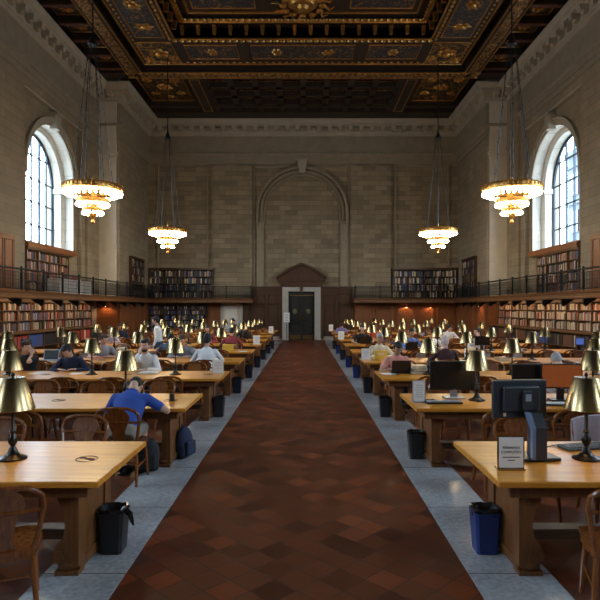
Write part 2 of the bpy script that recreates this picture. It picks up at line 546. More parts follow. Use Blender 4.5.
def put(name, me, parent=None, loc=(0, 0, 0), rot=(0, 0, 0), scale=(1, 1, 1)):
    o = bpy.data.objects.new(name, me)
    COL.objects.link(o)
    o.location, o.rotation_euler, o.scale = loc, rot, scale
    if parent is not None: o.parent = parent
    return o
def obj(name, mb, mats, parent=None, **kw):
    return put(name, mb.mesh(name, mats), parent, **kw)
def tag(o, label, cat, group=None, kind=None):
    o['label'], o['category'] = label, cat
    if group: o['group'] = group
    if kind: o['kind'] = kind
    return o
def thing(name, label, cat, loc=(0, 0, 0), rotz=0, group=None):
    return tag(put(name, None, None, loc, (0, 0, rotz)), label, cat, group)
def struct(name, mb, mats, parent=None, label=None, cat=None):
    o = obj(name, mb, mats, parent)
    o['kind'] = 'structure'
    if label: o['label'] = label
    if cat: o['category'] = cat
    return o
def copy_tree(o, parent=None):
    c = o.copy()
    COL.objects.link(c)
    c.parent = parent
    for ch in list(o.children): copy_tree(ch, c)
    return c
def proj(x, y, z):
    if y < 0.2: return (9999, 9999)
    return (304 + FPX * (x - CAMX) / y, 308 - FPX * (z - CAMH) / y)
def inframe(x, y, z, pad=25):
    px, py = proj(x, y, z)
    return -pad < px < 600 + pad and -pad < py < 600 + pad

# ================================================================== SETTING
f = MB().box((0, 12.4, -0.1), (25, 43.2, 0.2))
struct('floor', f, 'tile', label='red terracotta tile floor laid on the diagonal', cat='floor')
for i, sx in enumerate((-1, 1)):
    struct('trim_%d' % (i + 1), MB().box((sx * 1.54, 12.0, 0.002), (0.59, 41.4, 0.012)), 'marble',
           label='grey marble strip along the %s side of the aisle' % ('left' if sx < 0 else 'right'), cat='floor strip')

# ---- side walls: piers, recessed bays with an arched opening
def arc_pts(yc, r, zs, zsp, n=28):
    """outline of an arched opening, from the near sill up and over to the far sill"""
    pts = [(yc - r, zs)]
    for i in range(n + 1):
        a = PI - PI * i / n
        pts.append((yc + r * math.cos(a), zsp + r * math.sin(a)))
    pts.append((yc + r, zs))
    return pts
def side_wall(sx):
    name = 'wall_left' if sx < 0 else 'wall_right'
    w = MB()
    X = lambda x: sx * x
    def quad(y0, y1, z0, z1, x): w.add([(X(x), y0, z0), (X(x), y1, z0), (X(x), y1, z1), (X(x), y0, z1)], [(0, 1, 2, 3)])
    HB = 2.72
    TOP = 10.35        # underside of the architrave: bays end here
    ys = sorted(WINDOWS_Y)
    edges = [FRONT_Y]
    for yc in ys: edges += [yc - HB, yc + HB - 0.1]
    edges.append(BLOCK_Y)
    for i in range(0, len(edges), 2):
        quad(edges[i], edges[i + 1], 0, TOP, PIER_X)
    quad(FRONT_Y, BLOCK_Y, TOP, 14.6, PIER_X)
    for yc in ys:
        a, b = yc - HB, yc + HB - 0.1
        for yy in (a, b):
            w.add([(X(PIER_X), yy, 0), (X(BAY_X), yy, 0), (X(BAY_X), yy, TOP), (X(PIER_X), yy, TOP)], [(0, 1, 2, 3)])
        w.add([(X(PIER_X), a, TOP), (X(PIER_X), b, TOP), (X(BAY_X), b, TOP), (X(BAY_X), a, TOP)], [(0, 1, 2, 3)])
        quad(a, b, 0, SILL_Z, BAY_X)
        quad(a, yc - WIN_R, SILL_Z, SPRING_Z, BAY_X)
        quad(yc + WIN_R, b, SILL_Z, SPRING_Z, BAY_X)
        pts = arc_pts(yc, WIN_R, SILL_Z, SPRING_Z)[1:-1]
        n = len(pts)
        top = [(a + (b - a) * i / (n - 1), TOP) for i in range(n)]
        vs = [(X(BAY_X), y, z) for y, z in pts] + [(X(BAY_X), y, z) for y, z in top]
        w.add(vs, [(i, i + 1, n + i + 1, n + i) for i in range(n - 1)])
        w.add([(X(BAY_X), a, SPRING_Z), (X(BAY_X), yc - WIN_R, SPRING_Z), (X(BAY_X), a, TOP)], [(0, 1, 2)])
        w.add([(X(BAY_X), b, SPRING_Z), (X(BAY_X), yc + WIN_R, SPRING_Z), (X(BAY_X), b, TOP)], [(0, 1, 2)])
    # end block that narrows the last bay
    w.box((X((BLOCK_X + 13) / 2), (BLOCK_Y + BACK_Y) / 2, 7.3), (13 - BLOCK_X, BACK_Y - BLOCK_Y, 14.6))
    o = struct(name, w, 'stone_y', label='%s limestone wall with tall arched windows' % ('left' if sx < 0 else 'right'), cat='wall')
    # reveals, archivolts, keystones, consoles as parts of the wall
    for k, yc in enumerate(ys):
        rv = MB()
        steps = [(BAY_X, WIN_R), (11.02, WIN_R), (11.02, WIN_R - 0.10), (11.10, WIN_R - 0.22), (GLASS_X + 0.05, WIN_R - 0.22)]
        outl = [arc_pts(yc, r, SILL_Z - 0.02, SPRING_Z) for x, r in steps]
        n = len(outl[0])
        vs = []
        for (x, r), ps in zip(steps, outl): vs += [(X(x), y, z) for y, z in ps]
        fs = [(s * n + i, s * n + i + 1, (s + 1) * n + i + 1, (s + 1) * n + i) for s in range(len(steps) - 1) for i in range(n - 1)]
        rv.add(vs, fs)
        rv.add([(X(BAY_X), yc - WIN_R, SILL_Z), (X(BAY_X), yc + WIN_R, SILL_Z), (X(GLASS_X + 0.05), yc + WIN_R, SILL_Z), (X(GLASS_X + 0.05), yc - WIN_R, SILL_Z)], [(0, 1, 2, 3)])
        # springing blocks on the reveal
        for s in (-1, 1):
            rv.box((X(11.22), yc + s * (WIN_R - 0.26), SPRING_Z - 0.12), (0.40, 0.16, 0.22))
        obj('window_reveal', rv, 'reveal', o)
        av = MB()
        for rr, ww, dd in ((WIN_R + 0.05, 0.10, 0.06), (WIN_R + 0.16, 0.12, 0.10), (WIN_R + 0.28, 0.10, 0.15)):
            pts = arc_pts(yc, rr, SPRING_Z - 0.2, SPRING_Z)
            i0 = arc_pts(yc, rr - ww / 2, SPRING_Z - 0.2, SPRING_Z)
            i1 = arc_pts(yc, rr + ww / 2, SPRING_Z - 0.2, SPRING_Z)
            n = len(i0)
            vs = [(X(BAY_X), y, z) for y, z in i0] + [(X(BAY_X - dd), y, z) for y, z in i0] + [(X(BAY_X - dd), y, z) for y, z in i1] + [(X(BAY_X), y, z) for y, z in i1]
            fs = []
            for q in range(3):
                fs += [(q * n + i, q * n + i + 1, (q + 1) * n + i + 1, (q + 1) * n + i) for i in range(n - 1)]
            av.add(vs, fs)
        obj('archivolt', av, 'trim', o)
        ks = MB().prism([(yc - 0.16, SPRING_Z + WIN_R - 0.1), (yc + 0.16, SPRING_Z + WIN_R - 0.1), (yc + 0.25, SPRING_Z + WIN_R + 0.5), (yc - 0.25, SPRING_Z + WIN_R + 0.5)], X(BAY_X + 0.02), X(BAY_X - 0.30), 'x')
        ks.box((X(BAY_X - 0.2), yc, SPRING_Z + WIN_R + 0.53), (0.34, 0.6, 0.1))
        obj('keystone', ks, 'trim', o)
        bd = MB()
        a, b = yc - HB, yc + HB - 0.1
        bd.box((X(BAY_X - 0.09), (a + b) / 2, TOP - 0.06), (0.20, b - a - 0.01, 0.10))
        obj('bay_moulding', bd, 'trim', o)
    return o
WALLS = {sx: side_wall(sx) for sx in (-1, 1)}
# pilaster on the last strip of each side wall, beside the end block
for sx in (-1, 1):
    p = MB().box((sx * (PIER_X - 0.05), 27.55, 7.6), (0.14, 1.6, 9.6))
    p.box((sx * (PIER_X - 0.09), 27.52, 10.0), (0.22, 1.66, 0.22))
    obj('pilaster', p, 'stone_y', WALLS[sx])
    p2 = MB().box((sx * 9.86, BLOCK_Y - 0.05, 7.4), (0.86, 0.12, 10.0))
    p2.box((sx * 9.86, BLOCK_Y - 0.09, 9.75), (1.0, 0.2, 0.16))
    p2.box((sx * 9.86, BLOCK_Y - 0.09, 9.55), (0.94, 0.16, 0.08))
    obj('pilaster', p2, 'pilaster', WALLS[sx])

# ---- end wall behind the doorway
w = MB()
w.add([(-9.4, BACK_Y, 0), (9.4, BACK_Y, 0), (9.4, BACK_Y, 14.6), (-9.4, BACK_Y, 14.6)], [(0, 1, 2, 3)])
wb = struct('wall_back', w, 'stone_x', label='limestone end wall with a blind arch over the doorway', cat='wall')
# flat piers either side of the centre bay, each one a stone mass standing 12 cm proud
for a, b in ((-5.47, -3.05), (2.83, 5.25)):
    obj('pier', MB().box(((a + b) / 2, BACK_Y - 0.10, 6.6), (b - a, 0.2, 7.6 + 0.2)), 'stone_x', wb)
for a, b in ((-9.3, -8.95), (8.95, 9.3)):
    obj('pier', MB().box(((a + b) / 2, BACK_Y - 0.06, 6.6), (b - a, 0.12, 7.8)), 'stone_x', wb)
AXC, ARO, ASP = -0.06, 2.78, 7.66
def ring_band(mb, xc, zsp, z0, r0, r1, y0, y1, n=36):
    i0 = [(xc - r0, z0)] + [(xc + r0 * math.cos(PI - PI * i / n), zsp + r0 * math.sin(PI * i / n)) for i in range(n + 1)] + [(xc + r0, z0)]
    i1 = [(xc - r1, z0)] + [(xc + r1 * math.cos(PI - PI * i / n), zsp + r1 * math.sin(PI * i / n)) for i in range(n + 1)] + [(xc + r1, z0)]
    m = len(i0)
    vs = [(x, y1, z) for x, z in i0] + [(x, y0, z) for x, z in i0] + [(x, y0, z) for x, z in i1] + [(x, y1, z) for x, z in i1]
    fs = []
    for q in range(3): fs += [(q * m + i, q * m + i + 1, (q + 1) * m + i + 1, (q + 1) * m + i) for i in range(m - 1)]
    mb.add(vs, fs)
ar = MB()
ring_band(ar, AXC, ASP, 7.1, ARO - 0.54, ARO - 0.45, BACK_Y - 0.08, BACK_Y)
ring_band(ar, AXC, ASP, 7.1, ARO - 0.40, ARO - 0.30, BACK_Y - 0.16, BACK_Y)
ring_band(ar, AXC, ASP, 7.1, ARO - 0.30, ARO - 0.21, BACK_Y - 0.10, BACK_Y)
ring_band(ar, AXC, ASP, 7.1, ARO - 0.17, ARO - 0.02, BACK_Y - 0.30, BACK_Y)
obj('blind_arch', ar, 'arch', wb)
for s in (-1, 1):
    q = MB().box((AXC + s * 2.52, BACK_Y - 0.07, 5.0), (0.44, 0.14, 4.2))
    q.box((AXC + s * 2.52, BACK_Y - 0.12, 7.06), (0.58, 0.24, 0.10)).box((AXC + s * 2.52, BACK_Y - 0.10, 6.96), (0.52, 0.20, 0.08))
    obj('arch_pier', q, 'arch', wb)
ks = MB().prism([(AXC - 0.17, 10.0), (AXC + 0.17, 10.0), (AXC + 0.27, 10.72), (AXC - 0.27, 10.72)], BACK_Y - 0.40, BACK_Y, 'y')
ks.box((AXC, BACK_Y - 0.2, 10.76), (0.66, 0.44, 0.1))
obj('keystone', ks, 'trim', wb)
# panel mouldings of the side bays
for a, b in ((-8.75, -5.75), (5.55, 8.75), (-2.95, 2.75)):
    pm = MB()
    zt = 10.55 if abs(a) > 5 or a > 5 else 10.42
    for t, d in ((0.10, 0.10), (0.05, 0.05)):
        pm.box(((a + b) / 2, BACK_Y - d / 2, zt), (b - a, d, t)); 
        pm.box((a, BACK_Y - d / 2, 6.6), (t, d, 7.9)); pm.box((b, BACK_Y - d / 2, 6.6), (t, d, 7.9))
    obj('panel_moulding', pm, 'arch', wb)
# wall behind the camera closes the room
w = MB().add([(-13, FRONT_Y, 0), (13, FRONT_Y, 0), (13, FRONT_Y, 14.6), (-13, FRONT_Y, 14.6)], [(0, 1, 2, 3)])
struct('wall_front', w, 'stone_x')

# ---- cornice, frieze and architrave: swept round the whole room
path = [(-PIER_X, FRONT_Y), (-PIER_X, BLOCK_Y), (-BLOCK_X, BLOCK_Y), (-BLOCK_X, BACK_Y), (BLOCK_X, BACK_Y), (BLOCK_X, BLOCK_Y), (PIER_X, BLOCK_Y), (PIER_X, FRONT_Y)]
cn = MB()
cn.sweep([(0, 12.42), (0.16, 12.44), (0.20, 12.52), (0.20, 12.74), (0.54, 12.76), (0.54, 12.88), (0.62, 12.92), (0.72, 13.06), (0.72, 13.14), (0, 13.14)], path)
cn.sweep([(0, 12.28), (0.10, 12.30), (0.14, 12.40), (0.14, 12.43), (0, 12.43)], path)
def along(path, step, fn, margin):
    for i in range(len(path) - 1):
        a, b = Vector(path[i]), Vector(path[i + 1])
        L = (b - a).length
        d = (b - a) / L
        nrm = Vector((d.y, -d.x))
        m0 = margin
        n = max(1, int((L - 2 * m0) / step))
        for k in range(n + 1):
            fn(a + d * (m0 + (L - 2 * m0) * k / max(n, 1)), d, nrm)
def modillion(p, d, nrm):
    ang = math.atan2(d.y, d.x)
    mt = Matrix.Translation((p.x, p.y, 0)) @ Matrix.Rotation(ang, 4, 'Z')
    cn.box((0, -0.37, 12.66), (0.27, 0.38, 0.20), mt, taper=0.82)
    cn.box((0, -0.30, 12.53), (0.22, 0.22, 0.10), mt, taper=0.7)
along(path, 0.62, modillion, 0.75)
struct('trim_3', cn, 'trim', label='pale stone cornice with scroll brackets under the ceiling', cat='cornice')
at_ = MB()
at_.sweep([(0, 10.62), (0.05, 10.62), (0.05, 10.86), (0.09, 10.86), (0.09, 11.1), (0.16, 11.14), (0.18, 11.24), (0, 11.26)], path)
at_.sweep([(0, 11.26), (0.03, 11.26), (0.03, 12.28), (0, 12.28)], path)
struct('trim_4', at_, 'arch', label='stone architrave band running below the plain frieze', cat='moulding')
# weathered frieze joints on the end wall
for i, sx in enumerate((-1, 1)):
    b = MB()
    for y0, y1 in ((FRONT_Y, BLOCK_Y),):
        b.box((sx * (PIER_X - 0.03), (y0 + y1) / 2, 0.10), (0.06, y1 - y0, 0.2))
    struct('baseboard_%s' % ('left' if sx < 0 else 'right'), b, 'panel')
bb = MB()
for a, b in ((-9.3, -1.16), (1.04, 9.3)):
    bb.box(((a + b) / 2, BACK_Y - 0.10, 0.12), (b - a, 0.16, 0.24))
struct('baseboard_back', bb, 'marble_frame')

# ---- windows
def window(n, sx, yc):
    w = MB()
    gx = sx * GLASS_X
    r = WIN_R - 0.24
    def arcseg(rr, wd):
        pts = arc_pts(yc, rr, SILL_Z + 0.02, SPRING_Z)
        w.tube([(gx, y, z) for y, z in pts], wd, 6, up=(1, 0, 0))
    arcseg(r, 0.075)
    w.box((gx, yc, SILL_Z + 0.05), (0.12, 2 * r, 0.12))
    for yy, t in ((-0.72, 0.085), (0.72, 0.085), (0, 0.035), (-1.36, 0.035), (1.36, 0.035)):
        h = SPRING_Z + math.sqrt(max(0, r * r - yy * yy))
        w.box((gx, yc + yy, (SILL_Z + h) / 2), (0.09, t, h - SILL_Z))
    for k in range(5):
        z = SILL_Z + 0.98 * (k + 1)
        hw = r if z < SPRING_Z else math.sqrt(max(0.01, r * r - (z - SPRING_Z) ** 2))
        w.box((gx, yc, z), (0.07, 2 * hw, 0.045))
    o = struct('window_%d' % n, w, 'steel', label='tall arched window of the %s wall in dark steel bars' % ('left' if sx < 0 else 'right'), cat='window')
    g = MB()
    pts = arc_pts(yc, r, SILL_Z, SPRING_Z)
    g.add([(gx + sx * 0.03, y, z) for y, z in pts], [tuple(range(len(pts)))])
    obj('pane', g, 'glass', o)
k = 0
for yc in WINDOWS_Y:
    for sx in (-1, 1):
        k += 1
        window(k, sx, yc)

# ---- building seen through the right window
b = thing('building', 'pale stone building outside the right-hand arched window', 'building', (22, 33.0, 0))
bw = MB().box((0, 0, 5.9), (9, 8, 11.8))
bw.box((0, 0, 11.95), (9.4, 8.4, 0.3))
for k in range(5): bw.box((-4.45, 0, 1.5 + 2.4 * k), (0.3, 8.2, 0.18))
obj('facade', bw, plain('pale_facade', (0.075, 0.088, 0.105), 0.8), b)
for k in range(4):
    for j in range(4):
        obj('window', MB().box((-4.52, -3 + 2 * j, 2.7 + 2.4 * k), (0.1, 0.9, 1.4)), plain('facade_window', (0.03, 0.04, 0.055), 0.3) if (k == 0 and j == 0) else bpy.data.materials['facade_window'], b)

# ================================================================== CEILING
c = MB().add([(-13, FRONT_Y, 14.3), (13, FRONT_Y, 14.3), (13, BACK_Y + .3, 14.3), (-13, BACK_Y + .3, 14.3)], [(0, 1, 2, 3)])
for sx in (-1, 1): c.box((sx * 8.95, 12.4, 13.62), (7.1, 43.2, 0.1))
c.box((0, 28.65, 13.62), (10.8, 10.4, 0.1)).box((0, -2.35, 13.62), (10.8, 13.7, 0.1))
ceil = struct('ceiling', c, 'ceil', label='dark coffered wooden ceiling with gilded carving', cat='ceiling')
Z0 = CEIL_Z + 0.03
def cbeam(x0, x1, y0, y1, z0=Z0, z1=13.60, mat='ceil', name='beam', rim=True):
    b = MB().box(((x0 + x1) / 2, (y0 + y1) / 2, (z0 + z1) / 2), (x1 - x0, y1 - y0, z1 - z0))
    obj(name, b, mat, ceil)
CY0 = 4.5     # near end of the big centre panel
# longitudinal gilded beams and transverse beam in front of the end bay
for sx in (-1, 1):
    x0, x1 = sorted((sx * 7.72, sx * 8.42))
    cbeam(x0, x1, FRONT_Y, 27.3)
    g = MB().box(((x0 + x1) / 2, 9.1, Z0 - 0.02), (0.42, 36.2, 0.04))
    for kk in range(60):
        yy = -8 + 0.58 * kk
        g.ell(((x0 + x1) / 2, yy, Z0 - 0.05), (0.16, 0.2, 0.05), 8, 4)
    obj('gilded_band', g, 'gilt_band', ceil)
    for e in (x0, x1):
        obj('gilded_moulding', MB().tube([(e, FRONT_Y, Z0), (e, 27.0, Z0)], 0.035, 6), 'gilt', ceil)
cbeam(-9.9, 9.9, 26.72, 27.3)
g = MB().box((0, 27.0, Z0 - 0.02), (16.8, 0.36, 0.04))
for kk in range(30): g.ell((-8.2 + 0.566 * kk, 27.0, Z0 - 0.05), (0.2, 0.14, 0.05), 8, 4)
obj('gilded_band', g, 'gilt_band', ceil)
for yy in (26.72, 27.3): obj('gilded_moulding', MB().tube([(-8.5, yy, Z0), (8.5, yy, Z0)], 0.035, 6), 'gilt', ceil)
# frame around the centre panel (outer 7.4 x .., inner 5.4)
FO, FI, FYO, FYI = 7.3, 5.4, 25.85, 23.45
for sx in (-1, 1):
    x0, x1 = sorted((sx * FI, sx * FO))
    cbeam(x0, x1, CY0, FYO, Z0 + 0.06)
cbeam(-FI, FI, FYI, FYO, Z0 + 0.06)
ros = MB()
ros.ell((0, 0, -0.03), (0.10, 0.10, 0.07), 8, 5)
for kk in range(6):
    a = 2 * PI * kk / 6
    ros.ell((0.17 * math.cos(a), 0.17 * math.sin(a), 0), (0.09, 0.07, 0.045), 7, 4)
ros_me = ros.mesh('rosette', 'gilt')
def rosette(x, y, z, s=1.0, sy=1.0): put('rosette', ros_me, ceil, (x, y, z), (0, 0, random.random()), (s, s * sy, s))
# mural panels set in the frame
def panel(x0, x1, y0, y1, z, mat, name='painted_panel'):
    b = MB().box(((x0 + x1) / 2, (y0 + y1) / 2, z), (x1 - x0, y1 - y0, 0.02))
    return obj(name, b, mat, ceil)
def rim(x0, x1, y0, y1, z, r=0.04, mat='gilt', name='gilded_moulding'):
    b = MB().tube([(x0, y0, z), (x1, y0, z), (x1, y1, z), (x0, y1, z)], r, 6, closed=True)
    return obj(name, b, mat, ceil)
for a, bq in ((-5.1, -2.85), (-2.25, 2.25), (2.85, 5.1)):
    panel(a, bq, 24.0, 25.3, Z0 + 0.05, 'ceil_blue'); rim(a, bq, 24.0, 25.3, Z0 + 0.05)
for sx in (-1, 1):
    for kk in range(4):
        y1 = 23.3 - kk * 4.7
        a, bq = sorted((sx * 5.75, sx * 6.95))
        panel(a, bq, y1 - 4.2, y1, Z0 + 0.05, 'ceil_blue'); rim(a, bq, y1 - 4.2, y1, Z0 + 0.05)
    a, bq = sorted((sx * 5.6, sx * 7.1))
    panel(a, bq, 23.75, 25.6, Z0 + 0.05, 'mural'); rim(a, bq, 23.75, 25.6, Z0 + 0.05)
rim(-FO, FO, CY0, FYO, Z0 + 0.06, 0.06)
rim(-FI, FI, CY0, FYI, Z0 + 0.05, 0.05)
# inner tray: rim rising to the centre panel with brackets
panel(-FI, FI, CY0, FYI, 13.96, 'ceil')
tr = MB()
for sx in (-1, 1): tr.box((sx * (FI + 0.05), (CY0 + FYI) / 2, 13.6), (0.1, FYI - CY0, 0.8))
tr.box((0, FYI + 0.05, 13.6), (2 * FI, 0.1, 0.8)).box((0, CY0 - 0.05, 13.6), (2 * FI, 0.1, 0.8))
obj('tray_side', tr, 'ceil', ceil)
for kk in range(16):
    x = -5.03 + 0.67 * kk
    q = MB().box((x, FYI - 0.12, 13.50), (0.16, 0.24, 0.34), taper=0.75)
    obj('bracket', q, 'gilt', ceil)
for sx in (-1, 1):
    for kk in range(14):
        q = MB().box((sx * (FI - 0.12), FYI - 0.55 - 0.67 * kk, 13.50), (0.24, 0.16, 0.34), taper=0.75)
        obj('bracket', q, 'gilt', ceil)
rim(-FI + 0.3, FI - 0.3, CY0 + .3, FYI - 0.3, 13.80, 0.09)
rim(-FI + 0.75, FI - 0.75, CY0 + .75, FYI - 0.75, 13.92, 0.06)
for sx in (-1, 1):
    panel(*sorted((sx * 1.9, sx * 4.4)), 19.6, 22.4, 13.94, 'ceil_blue'); rim(*sorted((sx * 1.9, sx * 4.4)), 19.6, 22.4, 13.94)
    panel(*sorted((sx * 1.9, sx * 4.4)), 15.6, 18.8, 13.94, 'ceil_blue'); rim(*sorted((sx * 1.9, sx * 4.4)), 15.6, 18.8, 13.94)
def beads(x0, y0, x1, y1, z, step=0.3, r=0.055, mat='gilt'):
    m = MB()
    L = math.hypot(x1 - x0, y1 - y0)
    n = int(L / step)
    for k in range(n + 1):
        t = k / max(1, n)
        m.ell((x0 + (x1 - x0) * t, y0 + (y1 - y0) * t, z), (r * (1.5 if x1 != x0 else 1), r * (1.5 if y1 != y0 else 1), r * .8), 6, 4)
    obj('carved_beading', m, mat, ceil)
for sx in (-1, 1):
    beads(sx * (FI + 0.18), CY0, sx * (FI + 0.18), FYI, Z0 + 0.04, 0.28, 0.075)
    beads(sx * (FO - 0.16), CY0, sx * (FO - 0.16), FYO - .2, Z0 + 0.04, 0.3, 0.05)
    beads(sx * (FI - 0.42), CY0 + 1, sx * (FI - 0.42), FYI - .5, 13.78, 0.26, 0.08)
    beads(sx * 7.9, 8, sx * 7.9, 26.6, Z0 - 0.02, 0.34, 0.05)
    beads(sx * 8.25, 8, sx * 8.25, 26.6, Z0 - 0.02, 0.34, 0.05)
beads(-FI, FYI + 0.18, FI, FYI + 0.18, Z0 + 0.04, 0.28, 0.075)
beads(-FO + .2, FYO - 0.16, FO - .2, FYO - 0.16, Z0 + 0.04, 0.3, 0.05)
beads(-FI + .5, FYI - 0.42, FI - .5, FYI - 0.42, 13.78, 0.26, 0.08)
beads(-8.4, 26.8, 8.4, 26.8, Z0 - 0.02, 0.3, 0.05)
beads(-8.4, 27.22, 8.4, 27.22, Z0 - 0.02, 0.3, 0.05)
for a, bq in ((-5.1, -2.85), (-2.25, 2.25), (2.85, 5.1)):
    n_ = max(1, int((bq - a) / 1.6))
    for kk in range(n_): 
        x_ = a + (bq - a) * (kk + .5) / n_
        put('rosette', ros_me, ceil, (x_, 24.65, Z0 + 0.03), (0, 0, kk), (1.0, 1.4, 1))
for sx in (-1, 1):
    for kk in range(5): put('rosette', ros_me, ceil, (sx * 6.35, 22.4 - 1.6 * kk, Z0 + 0.03), (0, 0, kk), (1.6, 1.2, 1))
# big gilded medallion
md = MB().lathe([(0.01, -0.26), (0.18, -0.24), (0.26, -0.12), (0.46, -0.10), (0.52, -0.04), (0.6, 0)], 20, (0, 0, 0))
for kk in range(12):
    a = 2 * PI * kk / 12
    md.ell((0.78 * math.cos(a), 0.78 * math.sin(a), -0.05), (0.16, 0.16, 0.10), 8, 5)
    md.tube([(0.9 * math.cos(a + .1), 0.9 * math.sin(a + .1), -0.03), (1.1 * math.cos(a + .25), 1.1 * math.sin(a + .25), -0.08), (1.25 * math.cos(a + .1), 1.25 * math.sin(a + .1), -0.03)], [0.06, 0.05, 0.02], 6)
obj('medallion', md, 'gilt', ceil, loc=(0, 22.0, 13.86))
# side coffers between cornice and gilded beam
for sx in (-1, 1):
    for kk in range(8):
        y0 = 25.9 - 1.38 * kk
        a, bq = sorted((sx * 8.5, sx * 9.75))
        cbeam(a, bq, y0 + 0.42, y0 + 0.72, Z0 + 0.08, name='crossbar')
        panel(a, bq, y0 + 0.46, y0 + 0.66, Z0 + 0.07, 'ceil_red')
        panel(a, bq, y0 - 0.60, y0 + 0.36, 13.54, 'ceil_blue')
        rim(a + .06, bq - .06, y0 - 0.58, y0 + 0.36, 13.52, 0.025)
        rosette((a + bq) / 2, y0 - 0.1, 13.50, 1.1)
# end bay coffers
for kk in range(9):
    x = -4.88 + 1.22 * kk
    cbeam(x - 0.16, x + 0.16, 27.3, 32.2, Z0 + 0.06, name='coffer_rib')
for kk in range(4):
    y = 27.55 + 1.2 * kk
    if kk: cbeam(-4.9, 4.9, y - 0.14, y + 0.14, Z0 + 0.06, name='coffer_rib')
cbeam(-8.7, 8.7, 32.15, BACK_Y, Z0, name='beam')
cbeam(-8.7, 8.7, 31.2, 31.6, Z0 + .05, name='beam')
for i in range(8):
    for j in range(3):
        x, y = -4.27 + 1.22 * i, 28.15 + 1.2 * j
        panel(x - 0.42, x + 0.42, y - 0.4, y + 0.4, 13.56, 'ceil_red', 'coffer_panel')
        rim(x - 0.43, x + 0.43, y - 0.43, y + 0.43, 13.50, 0.022, 'gilt_band')
        rosette(x, y, 13.54, 0.7)
for sx in (-1, 1):
    cbeam(*sorted((sx * 5.0, sx * 5.75)), 27.3, 32.2, Z0)
    rim(*sorted((sx * 5.15, sx * 5.6)), 27.5, 31.9, Z0 - 0.01, 0.03)
    a, bq = sorted((sx * 5.95, sx * 8.45))
    panel(a, bq, 27.5, 31.3, 13.50, 'mural'); rim(a + .1, bq - .1, 27.6, 31.1, 13.46, 0.04)
    for dx, dy, s in ((0, 0, 1.7), (-.7, .8, 1), (.7, .8, 1), (-.7, -.9, 1.1), (.7, -.9, 1.1), (0, 1.3, .9)):
        rosette((a + bq) / 2 + dx, 29.2 + dy, 13.44, s)
    rosette(sx * 6.35, 24.7, Z0 + 0.02, 1.8); rosette(sx * 6.9, 25.3, Z0 + 0.02, 1.0); rosette(sx * 5.8, 25.2, Z0 + 0.02, 1.0)

# ================================================================== GALLERY
def gallery_bay(sx):
    side = 'left' if sx < 0 else 'right'
    g = MB()
    g.box((sx * (GAL_X + 13) / 2, (FRONT_Y + BACK_Y) / 2, (GAL_Z0 + GAL_Z1) / 2 + 0.02), (13 - GAL_X - 0.0, BACK_Y - FRONT_Y, GAL_Z1 - GAL_Z0 - 0.04))
    x0, x1 = sorted((sx * GAL_X, sx * 3.0))
    g.box(((x0 + x1) / 2, (32.7 + BACK_Y) / 2, (GAL_Z0 + GAL_Z1) / 2 + 0.02), (x1 - x0, BACK_Y - 32.7, GAL_Z1 - GAL_Z0 - 0.04))
    o = struct('trim_%d' % (5 if sx < 0 else 6), g, 'panel', label='wooden gallery floor running along the %s wall' % side, cat='gallery')
    pth = [(sx * GAL_X, FRONT_Y), (sx * GAL_X, 32.7), (sx * 3.0, 32.7), (sx * 3.0, BACK_Y)]
    if sx > 0: pth = pth[::-1]
    fa = MB().sweep([(0, 2.24), (0.05, 2.24), (0.05, 2.29), (0.03, 2.31), (0.03, 2.40), (0.06, 2.42), (0.08, 2.485), (0, 2.485)], pth)
    obj('fascia', fa, 'case', o)
    y = 2.6
    while y < 32:
        q = MB().prism([(0, 2.22), (0.0, 2.06), (0.08, 1.98), (0.16, 2.06), (0.42, 2.22)], y - 0.05, y + 0.05, 'y',
                       Matrix.Translation((sx * (GAL_X + 0.02), 0, 0)) @ Matrix.Scale(sx, 4, (1, 0, 0)))
        if y > 14: obj('bracket', q, 'iron', o)
        y += 1.5
    return o
for sx in (-1, 1): gallery_bay(sx)
def railing(sx):
    side = 'left' if sx < 0 else 'right'
    r = thing('gallery_railing', 'black iron lattice railing along the %s gallery' % side, 'railing', (sx * (GAL_X + 0.03), 0, GAL_Z1), 0)
    segs = []
    L = [((0, y), (0, y + 1.5)) for y in [5.6 + 1.5 * k for k in range(18)]]      # to y = 32.6
    L = [(a, (0, min(b[1], 32.75))) for a, b in L]
    xs = [0 - sx * 0 ]
    n = 4
    for k in range(n):
        L.append(((-sx * 5.78 * k / n, 32.75), (-sx * 5.78 * (k + 1) / n, 32.75)))
    L.append(((-sx * 5.78, 32.75), (-sx * 5.78, 33.75)))
    H = RAIL_Z - GAL_Z1
    tr_ = MB().tube([(0, 5.6, H), (0, 32.75, H), (-sx * 5.78, 32.75, H), (-sx * 5.78, 33.75, H)], 0.032, 8)
    obj('top_rail', tr_, 'iron', r)
    br_ = MB().tube([(0, 5.6, 0.06), (0, 32.75, 0.06), (-sx * 5.78, 32.75, 0.06), (-sx * 5.78, 33.75, 0.06)], 0.018, 6)
    br_.tube([(0, 5.6, H - 0.10), (0, 32.75, H - 0.10), (-sx * 5.78, 32.75, H - 0.10), (-sx * 5.78, 33.75, H - 0.10)], 0.014, 6)
    obj('lower_rail', br_, 'iron', r)
    for a, b in L:
        p = MB().box((a[0], a[1], H / 2), (0.055, 0.055, H)).ell((a[0], a[1], H + 0.05), (0.04,) * 3, 8, 5)
        obj('post', p, 'iron', r)
        m = MB()
        ln = math.hypot(b[0] - a[0], b[1] - a[1])
        k_ = max(3, int(ln / 0.09))
        for q in range(1, k_):
            t = q / k_
            x, y = a[0] + (b[0] - a[0]) * t, a[1] + (b[1] - a[1]) * t
            m.tube([(x, y, 0.06), (x, y, H - 0.10)], 0.010, 4)
        for zz in (0.2, 0.34, 0.46):
            m.tube([(a[0], a[1], zz), (b[0], b[1], zz)], 0.009, 4)
        obj('lattice', m, 'iron', r)
